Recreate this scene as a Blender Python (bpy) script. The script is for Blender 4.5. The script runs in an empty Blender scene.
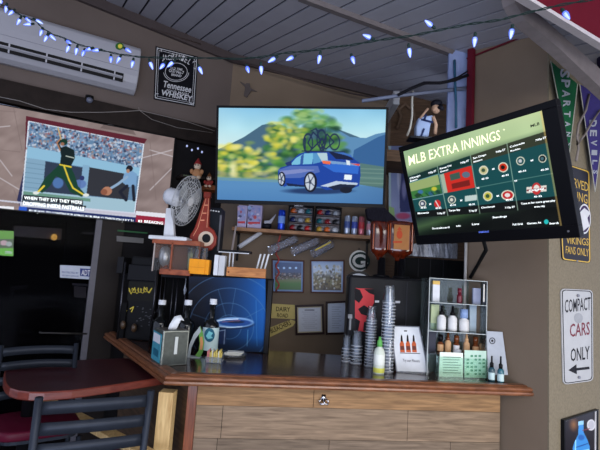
import bpy, bmesh, math, random
import numpy as np
from mathutils import Vector, Matrix
random.seed(7); rng = np.random.default_rng(5)
SC = bpy.context.scene; COL = SC.collection
PI = math.pi

# ------------------------------------------------------------------ camera
F = 450.0; PITCH = math.radians(6.75); ROLL = math.radians(3.7); CH = 1.68
fw = Vector((0, math.cos(PITCH), math.sin(PITCH)))
r0 = Vector((1, 0, 0)); u0 = Vector((0, -math.sin(PITCH), math.cos(PITCH)))
cr = r0*math.cos(ROLL)+u0*math.sin(ROLL); cu = -r0*math.sin(ROLL)+u0*math.cos(ROLL)
O = Vector((0, 0, CH))
cd = bpy.data.cameras.new('camera'); cam = bpy.data.objects.new('camera', cd); COL.objects.link(cam)
cd.sensor_width = 36; cd.lens = 27.0; cd.clip_start = 0.05
cam.matrix_world = Matrix((( cr.x, cu.x, -fw.x, 0), (cr.y, cu.y, -fw.y, 0), (cr.z, cu.z, -fw.z, CH), (0, 0, 0, 1)))
SC.camera = cam

# ------------------------------------------------------------------ world, lights, exposure
w = bpy.data.worlds.new('world'); SC.world = w; w.use_nodes = True
w.node_tree.nodes['Background'].inputs[0].default_value = (0.62, 0.70, 0.95, 1)
w.node_tree.nodes['Background'].inputs[1].default_value = 1.7
def area(name, loc, target, sx, sy, power, col):
    l = bpy.data.lights.new(name, 'AREA'); l.shape = 'RECTANGLE'; l.size = sx; l.size_y = sy; l.energy = power; l.color = col
    o = bpy.data.objects.new(name, l); COL.objects.link(o); o.location = loc
    o.rotation_euler = (Vector(target)-Vector(loc)).to_track_quat('-Z', 'Y').to_euler(); return o
area('patio_daylight', (1.4, -1.4, 2.6), (0.5, 3.4, 0.9), 3.6, 1.2, 110, (1.0, 0.95, 0.86))
area('side_daylight', (3.4, 0.2, 0.9), (1.5, 3.2, 0.9), 1.6, 1.4, 60, (1.0, 0.93, 0.80))
area('ceiling_bounce_fill', (0.2, -1.2, 0.35), (0.0, 3.2, 3.6), 3.6, 1.6, 140, (0.72, 0.80, 1.0))  # added upward lamp lifting the ceiling, in place of bounced daylight
area('back_boards_fill', (1.30, 3.70, 3.2), (1.0, 4.6, 2.8), 0.3, 0.3, 3, (0.70, 0.80, 1.0))  # added fill lamp that brightens the brown boards and the figure
SC.cycles.transparent_max_bounces = 64
SC.view_settings.view_transform = 'Standard'; SC.view_settings.look = 'None'
SC.view_settings.gamma = 1; SC.view_settings.use_curve_mapping = False; SC.view_settings.exposure = 0.0

# ------------------------------------------------------------------ helpers
def ray(x, y): return fw + cr*((x-300)/F) - cu*((y-225)/F)
class Pl:
    def __init__(s, p, n):
        s.p = Vector(p); s.n = Vector(n).normalized()
        if s.n.dot(O-s.p) < 0: s.n = -s.n
    def at(s, x, y, d=0.0):
        r = ray(x, y); t = (s.p-O).dot(s.n)/r.dot(s.n); return O+r*t+s.n*d
    def off(s, d): return Pl(s.p+s.n*d, s.n)
def PZ(x, y, z):
    r = ray(x, y); return O+r*((z-CH)/r.z)
def PY(x, y, Y):
    r = ray(x, y); return O+r*(Y/r.y)
def mpp(p): return (Vector(p)-O).dot(fw)/F
def lin(c): return tuple(((v/12.92) if v <= 0.04045 else ((v+0.055)/1.055)**2.4) for v in c)
def C8(r, g, b): return lin((r/255, g/255, b/255))
MATS = {}
def mat(name, col, rough=0.6, metal=0.0, noise=0.0, nscale=20.0, bump=0.0, emit=0.0, stretch=None, spec=None, sheen=0, coat=0):
    if spec is None: spec = .12 if max(col) < 90 and rough > .3 else (.25 if rough > .3 else .4)
    if name in MATS: return MATS[name]
    m = bpy.data.materials.new(name); m.use_nodes = True; nt = m.node_tree; b = nt.nodes['Principled BSDF']
    c = C8(*col); b.inputs['Base Color'].default_value = (*c, 1); b.inputs['Roughness'].default_value = rough
    b.inputs['Metallic'].default_value = metal; b.inputs['Specular IOR Level'].default_value = spec
    if coat: b.inputs['Coat Weight'].default_value = coat; b.inputs['Coat Roughness'].default_value = 0.1
    if emit: b.inputs['Emission Color'].default_value = (*c, 1); b.inputs['Emission Strength'].default_value = emit
    nz = nt.nodes.new('ShaderNodeTexNoise'); nz.inputs['Scale'].default_value = nscale; nz.inputs['Detail'].default_value = 4
    tc = nt.nodes.new('ShaderNodeTexCoord'); mp = nt.nodes.new('ShaderNodeMapping')
    if stretch: mp.inputs['Scale'].default_value = stretch
    nt.links.new(tc.outputs['Object'], mp.inputs[0]); nt.links.new(mp.outputs[0], nz.inputs['Vector'])
    nr = noise if noise else 0.06
    rp = nt.nodes.new('ShaderNodeValToRGB'); rp.color_ramp.elements[0].position = .3; rp.color_ramp.elements[1].position = .7
    rp.color_ramp.elements[0].color = tuple(min(1, v*(1-nr)) for v in c)+(1,)
    rp.color_ramp.elements[1].color = tuple(min(1, v*(1+nr)) for v in c)+(1,)
    nt.links.new(nz.outputs[0], rp.inputs[0]); nt.links.new(rp.outputs[0], b.inputs['Base Color'])
    if emit: nt.links.new(rp.outputs[0], b.inputs['Emission Color'])
    if bump:
        bp = nt.nodes.new('ShaderNodeBump'); bp.inputs['Strength'].default_value = bump; bp.inputs['Distance'].default_value = 0.01
        nt.links.new(nz.outputs[0], bp.inputs['Height']); nt.links.new(bp.outputs[0], b.inputs['Normal'])
    MATS[name] = m; return m
def clearmat(name, tint=(235, 240, 245), amt=0.25, body=(200, 210, 215), body_amt=0.1, rough=0.08):
    if name in MATS: return MATS[name]
    m = bpy.data.materials.new(name); m.use_nodes = True; nt = m.node_tree; nt.nodes.clear()
    out = nt.nodes.new('ShaderNodeOutputMaterial'); tr = nt.nodes.new('ShaderNodeBsdfTransparent'); gl = nt.nodes.new('ShaderNodeBsdfGlossy')
    df = nt.nodes.new('ShaderNodeBsdfDiffuse'); m1 = nt.nodes.new('ShaderNodeMixShader'); m2 = nt.nodes.new('ShaderNodeMixShader')
    lw = nt.nodes.new('ShaderNodeLayerWeight'); lw.inputs[0].default_value = amt
    tr.inputs[0].default_value = (*C8(*tint), 1); gl.inputs['Roughness'].default_value = rough; gl.inputs[0].default_value = (.9, .92, .95, 1)
    df.inputs[0].default_value = (*C8(*body), 1); m1.inputs[0].default_value = body_amt
    nt.links.new(tr.outputs[0], m1.inputs[1]); nt.links.new(df.outputs[0], m1.inputs[2])
    nt.links.new(lw.outputs['Fresnel'], m2.inputs[0]); nt.links.new(m1.outputs[0], m2.inputs[1]); nt.links.new(gl.outputs[0], m2.inputs[2])
    nt.links.new(m2.outputs[0], out.inputs[0]); MATS[name] = m; return m
def attrmat(name, emit=0.0, rough=0.5, spec=0.3):
    if name in MATS: return MATS[name]
    m = bpy.data.materials.new(name); m.use_nodes = True; nt = m.node_tree; b = nt.nodes['Principled BSDF']
    a = nt.nodes.new('ShaderNodeVertexColor'); a.layer_name = 'Col'
    if emit:
        b.inputs['Base Color'].default_value = (.005, .005, .005, 1); nt.links.new(a.outputs[0], b.inputs['Emission Color'])
        b.inputs['Emission Strength'].default_value = emit
    else: nt.links.new(a.outputs[0], b.inputs['Base Color'])
    b.inputs['Roughness'].default_value = rough; b.inputs['Specular IOR Level'].default_value = spec
    MATS[name] = m; return m
def tag(o, label=None, cat=None, group=None, kind=None):
    if label: o['label'] = label
    if cat: o['category'] = cat
    if group: o['group'] = group
    if kind: o['kind'] = kind
    return o
def thing(name, label, cat, loc=(0, 0, 0), group=None):
    o = bpy.data.objects.new(name, None); COL.objects.link(o); o.location = loc; o.empty_display_size = .05
    return tag(o, label, cat, group)
def mk(name, bm, m, parent=None, bevel=0.0, smooth=False, label=None, kind=None, seg=2):
    """links a bmesh given in world coordinates as ONE mesh object"""
    if smooth != 'flat': bmesh.ops.recalc_face_normals(bm, faces=bm.faces)
    if parent: bm.transform(parent.matrix_basis.inverted() if not parent.parent else (parent.parent.matrix_basis @ parent.matrix_basis).inverted())
    me = bpy.data.meshes.new(name); bm.to_mesh(me); bm.free()
    o = bpy.data.objects.new(name, me); COL.objects.link(o); o.parent = parent
    if isinstance(m, (list, tuple)):
        for q in m: me.materials.append(q)
    else: me.materials.append(m)
    if smooth is True:
        for p in me.polygons: p.use_smooth = True
    if bevel:
        bv = o.modifiers.new('b', 'BEVEL'); bv.width = bevel; bv.segments = seg; bv.limit_method = 'ANGLE'
    if label: o['label'] = label
    if kind: o['kind'] = kind
    return o
def B(): return bmesh.new()
def box(bm, p0, p1, M=None):
    x0, y0, z0 = p0; x1, y1, z1 = p1
    v = [Vector(q) for q in ((x0, y0, z0), (x1, y0, z0), (x1, y1, z0), (x0, y1, z0), (x0, y0, z1), (x1, y0, z1), (x1, y1, z1), (x0, y1, z1))]
    if M: v = [M @ q for q in v]
    v = [bm.verts.new(q) for q in v]
    for f in ((3, 2, 1, 0), (4, 5, 6, 7), (0, 1, 5, 4), (1, 2, 6, 5), (2, 3, 7, 6), (3, 0, 4, 7)): bm.faces.new([v[i] for i in f])
    return bm
def sol(bm, t):
    bm.normal_update(); bmesh.ops.solidify(bm, geom=bm.faces[:], thickness=t)
def prism(bm, pts, vec):
    a = [bm.verts.new(p) for p in pts]; b = [bm.verts.new(Vector(p)+Vector(vec)) for p in pts]; n = len(a)
    bm.faces.new(a); bm.faces.new(b[::-1])
    for i in range(n): bm.faces.new((a[i], b[i], b[(i+1) % n], a[(i+1) % n]))
    return bm
def tube(bm, pts, r, n=8, cap=True):
    pts = [Vector(p) for p in pts]; rings = []
    rr = r if isinstance(r, (list, tuple)) else [r]*len(pts); prev = None
    for i, p in enumerate(pts):
        d = (pts[min(i+1, len(pts)-1)]-pts[max(i-1, 0)]).normalized()
        if prev is None: a = d.orthogonal().normalized()
        else: a = (prev-d*prev.dot(d)).normalized()
        prev = a; b = d.cross(a)
        rings.append([bm.verts.new(p+(a*math.cos(t)+b*math.sin(t))*rr[i]) for t in [2*PI*k/n for k in range(n)]])
    for i in range(len(rings)-1):
        for k in range(n): bm.faces.new((rings[i][k], rings[i][(k+1) % n], rings[i+1][(k+1) % n], rings[i+1][k]))
    if cap: bm.faces.new(rings[0][::-1]); bm.faces.new(rings[-1])
    return bm
def lathe(bm, prof, M=None, n=20, mi=0):
    M = M or Matrix(); rings = []
    for r, z in prof:
        if r < 1e-5: rings.append([bm.verts.new(M @ Vector((0, 0, z)))])
        else: rings.append([bm.verts.new(M @ Vector((r*math.cos(2*PI*k/n), r*math.sin(2*PI*k/n), z))) for k in range(n)])
    for a, b in zip(rings, rings[1:]):
        for k in range(n):
            k2 = (k+1) % n
            if len(a) == 1 and len(b) == 1: continue
            if len(a) == 1: f = bm.faces.new((a[0], b[k2], b[k]))
            elif len(b) == 1: f = bm.faces.new((a[k], a[k2], b[0]))
            else: f = bm.faces.new((a[k], a[k2], b[k2], b[k]))
            f.material_index = mi
    return bm
def T(p, rz=0.0, s=1.0): return Matrix.Translation(Vector(p)) @ Matrix.Rotation(rz, 4, 'Z') @ Matrix.Scale(s, 4)
def ellip(bm, c, rx, ry, rz, n=14, M=None):
    m = Matrix.Translation(Vector(c)) @ (M or Matrix()) @ Matrix.Diagonal((rx, ry, rz, 1))
    lathe(bm, [(math.sin(PI*i/8), -math.cos(PI*i/8)) for i in range(9)], m, n); return bm
def dup(o, parent=None):
    c = o.copy(); COL.objects.link(c); c.parent = parent
    for ch in list(o.children): dup(ch, c)
    return c
_fc = {}
def textmesh(s, bold=0.0):
    key = (s, bold)
    if key not in _fc:
        cv = bpy.data.curves.new('lettering', 'FONT'); cv.body = s; cv.size = 1; cv.offset = bold; cv.resolution_u = 2
        o = bpy.data.objects.new('lettering', cv); COL.objects.link(o)
        me = bpy.data.meshes.new_from_object(o.evaluated_get(bpy.context.evaluated_depsgraph_get()))
        v = [tuple(q.co) for q in me.vertices]; f = [tuple(p.vertices) for p in me.polygons]
        bpy.data.objects.remove(o); _fc[key] = (v, f)
    return _fc[key]
def text_px(bm, pl, s, p0, p1, h, d=0.002, up=None, bold=0.01, mi=0):
    """lettering from the picture-frame points p0 to p1 (baseline), h tall, laid on plane pl"""
    v, f = textmesh(s, bold)
    xs = [q[0] for q in v]; x0, x1 = min(xs), max(xs); ys = [q[1] for q in v]; y1 = max(max(ys), 0.6)
    dx, dy = p1[0]-p0[0], p1[1]-p0[1]
    if up is None:
        L = math.hypot(dx, dy); up = (dy/L, -dx/L)
    vs = []
    for q in v:
        t = (q[0]-x0)/(x1-x0); k = q[1]/y1*h
        vs.append(bm.verts.new(pl.at(p0[0]+dx*t+up[0]*k, p0[1]+dy*t+up[1]*k, d)))
    for q in f:
        try: fc = bm.faces.new([vs[i] for i in q]); fc.material_index = mi
        except ValueError: pass
    return bm
def poly_px(bm, pl, pts, d0, d1, mi=0):
    a = [pl.at(x, y, d0) for x, y in pts]; k = len(bm.faces)
    prism(bm, a, pl.n*(d1-d0)); bm.faces.ensure_lookup_table()
    for f in bm.faces[k:]: f.material_index = mi
    return bm
def ell_px(bm, pl, cx, cy, rx, ry, d0, d1, n=20, rot=0, mi=0):
    c, s = math.cos(rot), math.sin(rot)
    return poly_px(bm, pl, [(cx+rx*math.cos(t)*c-ry*math.sin(t)*s, cy+rx*math.cos(t)*s+ry*math.sin(t)*c) for t in [2*PI*k/n for k in range(n)]], d0, d1, mi)
def rect_px(bm, pl, x0, y0, x1, y1, d0, d1, mi=0): return poly_px(bm, pl, [(x0, y0), (x1, y0), (x1, y1), (x0, y1)], d0, d1, mi)
def frame_px(bm, pl, outer, inner, d0, d1, mi=0):
    for i in range(4):
        j = (i+1) % 4; poly_px(bm, pl, [outer[i], outer[j], inner[j], inner[i]], d0, d1, mi)
    return bm
def inset(q, t):
    cx = sum(p[0] for p in q)/4; cy = sum(p[1] for p in q)/4
    wd = (abs(q[1][0]-q[0][0])+abs(q[2][0]-q[3][0]))/2; hh = (abs(q[3][1]-q[0][1])+abs(q[2][1]-q[1][1]))/2
    return [(cx+(x-cx)*(1-2*t/wd), cy+(y-cy)*(1-2*t/hh)) for x, y in q]
class Canvas:
    def __init__(s, x0, y0, x1, y1, k=3, bg=(128, 128, 128)):
        s.x0, s.y0, s.k = x0, y0, k; s.W = int((x1-x0)*k); s.H = int((y1-y0)*k)
        s.a = np.zeros((s.H, s.W, 3)); s.a[:] = bg
        yy, xx = np.mgrid[0:s.H, 0:s.W]; s.X = x0+(xx+.5)/k; s.Y = y0+(yy+.5)/k
    def put(s, m, col, a=1.0):
        m = m*a; s.a = s.a*(1-m[..., None])+np.array(col, float)*m[..., None]
    def poly(s, pts, col, a=1.0):
        m = np.zeros(s.X.shape, bool); n = len(pts)
        for i in range(n):
            xa, ya = pts[i]; xb, yb = pts[(i+1) % n]
            if ya == yb: continue
            c = (ya > s.Y) != (yb > s.Y); m ^= c & (s.X < (xb-xa)*(s.Y-ya)/(yb-ya)+xa)
        s.put(m.astype(float), col, a)
    def rect(s, x0, y0, x1, y1, col, a=1.0): s.put(((s.X >= x0) & (s.X <= x1) & (s.Y >= y0) & (s.Y <= y1)).astype(float), col, a)
    def ell(s, cx, cy, rx, ry, col, a=1.0, soft=0.0, rot=0.0):
        c, q = math.cos(rot), math.sin(rot); R = max(rx, ry)+1
        i0 = max(0, int((cx-R-s.x0)*s.k)); i1 = min(s.W, int((cx+R-s.x0)*s.k)+2); j0 = max(0, int((cy-R-s.y0)*s.k)); j1 = min(s.H, int((cy+R-s.y0)*s.k)+2)
        if i1 <= i0 or j1 <= j0: return
        dx = s.X[j0:j1, i0:i1]-cx; dy = s.Y[j0:j1, i0:i1]-cy
        d = np.sqrt(((dx*c+dy*q)/rx)**2+((-dx*q+dy*c)/ry)**2); m = (np.clip((1-d)/max(soft, 1e-3), 0, 1)*a)[..., None]
        s.a[j0:j1, i0:i1] = s.a[j0:j1, i0:i1]*(1-m)+np.array(col, float)*m
    def ring(s, cx, cy, rx, ry, wd, col, a=1.0):
        d = np.sqrt(((s.X-cx)/rx)**2+((s.Y-cy)/ry)**2); s.put(np.clip(1.3-abs(d-1)*min(rx, ry)/wd*2, 0, 1), col, a)
    def line(s, pts, wd, col, a=1.0):
        for (xa, ya), (xb, yb) in zip(pts, pts[1:]):
            L2 = (xb-xa)**2+(yb-ya)**2; t = np.clip(((s.X-xa)*(xb-xa)+(s.Y-ya)*(yb-ya))/L2, 0, 1)
            d = np.hypot(s.X-xa-t*(xb-xa), s.Y-ya-t*(yb-ya)); s.put(np.clip((wd/2-d)*s.k+.5, 0, 1), col, a)
    def grad(s, fn): s.a = fn(s.X, s.Y)
def vgrad(X, Y, stops):
    ys = [q[0] for q in stops]; return np.stack([np.interp(Y, ys, [q[1][c] for q in stops]) for c in range(3)], -1)
def noise2(X, Y, sc, seed=0):
    r = np.random.default_rng(seed); g = r.random((64, 64)); x = (X/sc) % 63; y = (Y/sc) % 63
    xi = x.astype(int); yi = y.astype(int); fx = x-xi; fy = y-yi; fx = fx*fx*(3-2*fx); fy = fy*fy*(3-2*fy)
    return (g[yi, xi]*(1-fx)+g[yi, xi+1]*fx)*(1-fy)+(g[yi+1, xi]*(1-fx)+g[yi+1, xi+1]*fx)*fy
def grid(name, cv, quad, pl, d, m, parent, nx, ny):
    """a printed or lit picture: quad = TL TR BR BL"""
    (a, b, c, e) = [np.array(q, float) for q in quad]
    u = np.linspace(0, 1, nx+1)[None, :, None]; v = np.linspace(0, 1, ny+1)[:, None, None]
    P = (a*(1-u)+b*u)*(1-v)+(e*(1-u)+c*u)*v
    ix = np.clip(((P[..., 0]-cv.x0)*cv.k-.5), 0, cv.W-1.001); iy = np.clip(((P[..., 1]-cv.y0)*cv.k-.5), 0, cv.H-1.001)
    xi = ix.astype(int); yi = iy.astype(int); fx = (ix-xi)[..., None]; fy = (iy-yi)[..., None]; A = cv.a
    xj = np.minimum(xi+1, cv.W-1); yj = np.minimum(yi+1, cv.H-1)
    col = (A[yi, xi]*(1-fx)+A[yi, xj]*fx)*(1-fy)+(A[yj, xi]*(1-fx)+A[yj, xj]*fx)*fy
    col = np.clip(col/255, 0, 1); col = np.where(col <= .04045, col/12.92, ((col+.055)/1.055)**2.4)
    f_, r_, u_ = [np.array(q) for q in (fw, cr, cu)]
    R = f_+((P[..., 0]-300)/F)[..., None]*r_-((P[..., 1]-225)/F)[..., None]*u_
    n = np.array(pl.n); t = np.dot(np.array(pl.p-O), n)/(R@n); W = np.array(O)+R*t[..., None]+n*d
    inv = parent.matrix_basis.inverted() if parent else Matrix(); tr = np.array(inv.translation); W = W+tr
    idx = np.arange((nx+1)*(ny+1)).reshape(ny+1, nx+1)
    fa = np.stack([idx[1:, :-1], idx[1:, 1:], idx[:-1, 1:], idx[:-1, :-1]], -1).reshape(-1, 4)
    me = bpy.data.meshes.new(name); me.from_pydata([], [], [])
    me.vertices.add(W.size//3); me.vertices.foreach_set('co', W.reshape(-1))
    me.loops.add(fa.size); me.loops.foreach_set('vertex_index', fa.reshape(-1).astype(np.int32))
    me.polygons.add(len(fa)); me.polygons.foreach_set('loop_start', (np.arange(len(fa))*4).astype(np.int32))
    me.update(calc_edges=True); at = me.color_attributes.new('Col', 'FLOAT_COLOR', 'POINT')
    at.data.foreach_set('color', np.concatenate([col, np.ones(col.shape[:2]+(1,))], -1).reshape(-1))
    me.materials.append(m); o = bpy.data.objects.new(name, me); COL.objects.link(o); o.parent = parent; return o
def addto(o, bm, m):
    """adds printed or lit marks to the surface mesh they belong to"""
    me = o.data; me.materials.append(m); k = len(me.materials)-1
    for f in bm.faces: f.material_index = k
    if o.parent: bm.transform(o.parent.matrix_basis.inverted())
    t = bpy.data.meshes.new('t'); bm.to_mesh(t); bm.free(); b2 = bmesh.new(); b2.from_mesh(me); b2.from_mesh(t); b2.to_mesh(me); b2.free(); bpy.data.meshes.remove(t)
def rectfit(px, wd, ht):
    """pose of a wd x ht rectangle seen at four picture points BL BR TR TL"""
    A = []
    for (X, Y), (x, y) in zip([(0, 0), (wd, 0), (wd, ht), (0, ht)], px):
        x = (x-300)/F; y = -(y-225)/F
        A += [[X, Y, 1, 0, 0, 0, -x*X, -x*Y, -x], [0, 0, 0, X, Y, 1, -y*X, -y*Y, -y]]
    v = np.linalg.svd(np.array(A))[2][-1].reshape(3, 3)
    if v[2, 2] < 0: v = -v
    s = (np.linalg.norm(v[:, 0])+np.linalg.norm(v[:, 1]))/2
    M = np.array([cr, cu, fw]).T; a = Vector(M@v[:, 0]).normalized(); b = Vector(M@v[:, 1]); t = Vector(M@v[:, 2]/s)+O
    b = (b-a*b.dot(a)).normalized()
    from mathutils import Euler
    R0 = Matrix((a, b, a.cross(b))).transposed(); src = [(0, 0), (wd, 0), (wd, ht), (0, ht)]; tgt = np.array(px, float).reshape(-1)
    def res(v):
        R_ = Euler(v[:3]).to_matrix() @ R0; o = t+Vector(v[3:]); out = []
        for X, Y in src:
            q = o+R_.col[0]*X+R_.col[1]*Y-O; k = q.dot(fw); out += [300+F*q.dot(cr)/k, 225-F*q.dot(cu)/k]
        return np.array(out)-tgt
    v = np.zeros(6)
    for _ in range(30):
        r_ = res(v); J = np.stack([(res(v+np.eye(6)[i]*1e-5)-r_)/1e-5 for i in range(6)], 1); v = v-np.linalg.lstsq(J, r_, rcond=1e-6)[0]
    R_ = Euler(v[:3]).to_matrix() @ R0; t = t+Vector(v[3:]); a, b = R_.col[0].copy(), R_.col[1].copy()
    print('FIT', np.abs(res(v)).max()); return t, a, b, Pl(t, a.cross(b))
M_ = dict
black = mat('black_plastic', (14, 14, 17), .35); blackm = mat('black_matte', (12, 12, 14), .8)
white = mat('white_plastic', (205, 208, 214), .45); grey = mat('grey_metal', (120, 120, 125), .4, .6)
steel = mat('brushed_steel', (104, 108, 104), .35, .7, .15, 60)
ink = mat('black_ink', (20, 18, 22), .6); paper = mat('white_paper', (205, 208, 212), .7)
chrome = mat('chrome', (200, 200, 205), .15, 1.0)
clear = clearmat('clear_plastic', (238, 242, 246), .3, (205, 212, 220), .16)
# ------------------------------------------------------------------ structure
rr = ray(218, 240); KAB = Vector((rr.x/rr.y*4.65, 4.65, 0)); dA = Vector((.871, .49, 0)).normalized()
pB = Pl((0, 4.65, 0), (0, -1, 0)); pA = Pl(KAB, (.49, -.871, 0))
dC = Vector((-.515, .857, 0)).normalized(); pC = Pl(PZ(530, 388, 1.10), (-.857, -.515, 0))
kc = pC.at(549, 300); KCD = Vector((kc.x, kc.y, 0)); dD = Vector((.82, .57, 0)).normalized(); pD = Pl(KCD, (.57, -.82, 0))
kl = pC.at(468, 200); KCL = Vector((kl.x, kl.y, 0))
def cz(x, y): return 3.292 - .176*x + .130*y
nceil = Vector((.176, -.130, 1)).normalized(); pCe = Pl((0, 0, cz(0, 0)), nceil)
wallm = mat('taupe_wall_paint', (96, 85, 80), .75, 0, .07, 2.5, .05)
wallb = mat('brown_wall_paint', (112, 97, 82), .75, 0, .07, 3, .05)
stucco = mat('speckled_stucco', (112, 103, 86), .8, 0, .14, 70, .15)
darkwood = mat('dark_storefront_wood', (34, 27, 24), .55, 0, .25, 12, .1)
def wall(name, a, b, z0, za, zb, n, th, m):
    bm = B(); prism(bm, [Vector((a.x, a.y, z0)), Vector((b.x, b.y, z0)), Vector((b.x, b.y, zb)), Vector((a.x, a.y, za))], n*(-th))
    return mk(name, bm, m, kind='structure')
def czv(p): return cz(p.x, p.y)
AL = KAB-dA*4.2
HZ = 3.10
bm = B(); prism(bm, [Vector((AL.x, AL.y, HZ)), Vector((KAB.x, KAB.y, HZ)), Vector((KAB.x, KAB.y, czv(KAB))), Vector((AL.x, AL.y, czv(AL)))], pA.n*-.15)
mk('wall_left', bm, wallm, kind='structure')
bend = Vector((.90, 4.65, 0)); bend2 = Vector((2.6, 4.65, 0))
wall('wall_back', KAB, bend, 0, czv(KAB), czv(bend), pB.n, .15, wallb)
# boarded end of the back wall, with a window above
boards = mat('raw_brown_boards', (96, 74, 56), .8, 0, .3, 6, .3, stretch=(1, 1, 12))
wx0, wx1 = pB.at(449, 110).x, pB.at(471, 110).x
bm = B(); box(bm, (bend.x, 4.65, 0), (bend2.x, 4.8, 2.35)); box(bm, (bend.x, 4.65, 2.35), (wx0, 4.8, czv(bend)))
mk('wall_boarded', bm, boards, kind='structure')
sky_m = mat('pale_window_daylight', (140, 152, 186), .9, 0, .05, 3, emit=.62)
bm = B(); box(bm, (wx0, 4.68, 2.35), (bend2.x, 4.70, 4.0)); w2 = mk('window_1', bm, sky_m, kind='structure')
bm = B(); box(bm, (wx0-.02, 4.60, 2.35), (wx0+.03, 4.66, 4.0)); box(bm, (pB.at(456, 110).x, 4.62, 2.35), (pB.at(456, 110).x+.03, 4.67, 4.0))
mk('window_frame', bm, mat('blue_grey_frame', (70, 84, 104), .5), w2)
# pale blue board standing beside the end of the right wall
ax = pC.at(467, 100); bm = B(); pz_ = Pl((0, ax.y+.02, 0), (0, -1, 0)); a = pz_.at(448, 100); b = pz_.at(467, 100)
box(bm, (a.x, a.y, 2.45), (b.x, a.y+.03, cz(a.x, a.y))); mk('trim_10', bm, mat('pale_blue_board', (132, 146, 186), .6), kind='structure')
# right wall block
KCE = KCD+dC*.01
bm = B(); prism(bm, [Vector((KCL.x, KCL.y, 0)), Vector((KCE.x, KCE.y, 0)), Vector((KCE.x, KCE.y, czv(KCE))), Vector((KCL.x, KCL.y, czv(KCL)))], dD*.3)
mk('wall_right', bm, wallb, kind='structure')
DE = KCD+dD*3.0
bm = B(); prism(bm, [Vector((KCD.x, KCD.y, 0)), Vector((DE.x, DE.y, 0)), Vector((DE.x, DE.y, cz(DE.x, DE.y))), Vector((KCD.x, KCD.y, czv(KCD)))], dC*.0095)
mk('wall_side', bm, stucco, kind='structure')
bm = B(); prism(bm, [Vector((KCL.x, KCL.y, 0)), Vector((KCL.x, KCL.y, 0))+Vector((.857, .515, 0))*2.0, Vector((KCL.x+1.714, KCL.y+1.03, 3.0)), Vector((KCL.x, KCL.y, 3.0))], dC*.02)
mk('wall_return', bm, wallb, kind='structure')
# red post at the wall end
redm = mat('dark_red_paint', (88, 20, 34), .6, 0, .1, 8)
a = KCL+pC.n*.012
bm = B(); prism(bm, [Vector((a.x, a.y, 2.35)), Vector((a.x, a.y, 2.35))+dC*-.05, Vector((a.x, a.y, 2.35))+dC*-.05+pC.n*.03, Vector((a.x, a.y, 2.35))+pC.n*.03], Vector((0, 0, czv(a)-2.35)))
mk('trim_1', bm, redm, kind='structure')
ts = pC.at(470, 58, .01); te = pC.at(549, 24, .01)
bm = B(); tube(bm, [pC.at(468, 59, .012), pC.at(549, 27, .012)], .007, 6); mk('trim_2', bm, redm, kind='structure')
# floor
fl = mat('dark_floor', (58, 50, 45), .6, 0, .2, 4)
bm = B(); box(bm, (-6, -4, -.1), (6, 8, 0)); mk('floor', bm, fl, kind='structure')
# sloping patio ceiling of narrow white panels (running like the right wall)
cm = mat('white_ceiling_panel', (150, 150, 160), .45, 0, .05, 5); gap = mat('panel_gap', (40, 40, 48), .8)
bm = B(); e1 = Vector((dC.x, dC.y, 0)); e1.z = cz(e1.x, e1.y)-cz(0, 0); e1.normalize()
e2 = Vector((dA.x, dA.y, 0)); e2.z = cz(e2.x, e2.y)-cz(0, 0); e2.normalize()
org = Vector((0, 3.4, cz(0, 3.4))); PW = .155
for i in range(-26, 18):
    s0 = org+e2*(i*PW+.009); s1 = org+e2*((i+1)*PW-.009)
    f0 = -4.6; f1 = 4.0
    prism(bm, [s0+e1*f0, s1+e1*f0, s1+e1*f1, s0+e1*f1], nceil*.03)
prism(bm, [org+e2*-4.2+e1*-4.6+nceil*.012, org+e2*2.9+e1*-4.6+nceil*.012, org+e2*2.9+e1*4+nceil*.012, org+e2*-4.2+e1*4+nceil*.012], nceil*.05)
for f in bm.faces[-6:] if False else []: pass
bm.faces.ensure_lookup_table()
for f in bm.faces[len(bm.faces)-6:]: f.material_index = 1
mk('ceiling', bm, [cm, gap], kind='structure')
beamm = mat('grey_beam_paint', (100, 94, 96), .6, 0, .1, 20)
def slopebeam(name, p0, p1, wd, ht, m, pl=pCe):
    a = pl.at(*p0); b = pl.at(*p1); d = (b-a).normalized(); s = d.cross(nceil).normalized()*wd/2
    bm = B(); prism(bm, [a-s, a+s, b+s, b-s], -nceil*ht); return mk(name, bm, m, kind='structure')
slopebeam('trim_3', (300, -5), (468, 57), .06, .035, beamm)
pAc = pA.off(.02)
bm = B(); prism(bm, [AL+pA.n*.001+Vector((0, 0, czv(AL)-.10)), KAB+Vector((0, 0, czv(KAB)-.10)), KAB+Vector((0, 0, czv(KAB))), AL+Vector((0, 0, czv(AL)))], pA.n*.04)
mk('trim_4', bm, mat('dull_brown_trim', (70, 62, 62), .6), kind='structure')  # plain brown trim along the wall and ceiling joint
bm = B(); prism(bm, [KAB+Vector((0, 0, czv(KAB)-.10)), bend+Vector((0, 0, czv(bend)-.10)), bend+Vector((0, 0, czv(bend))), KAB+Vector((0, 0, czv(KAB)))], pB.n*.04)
mk('trim_5', bm, MATS['dull_brown_trim'], kind='structure')
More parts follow.
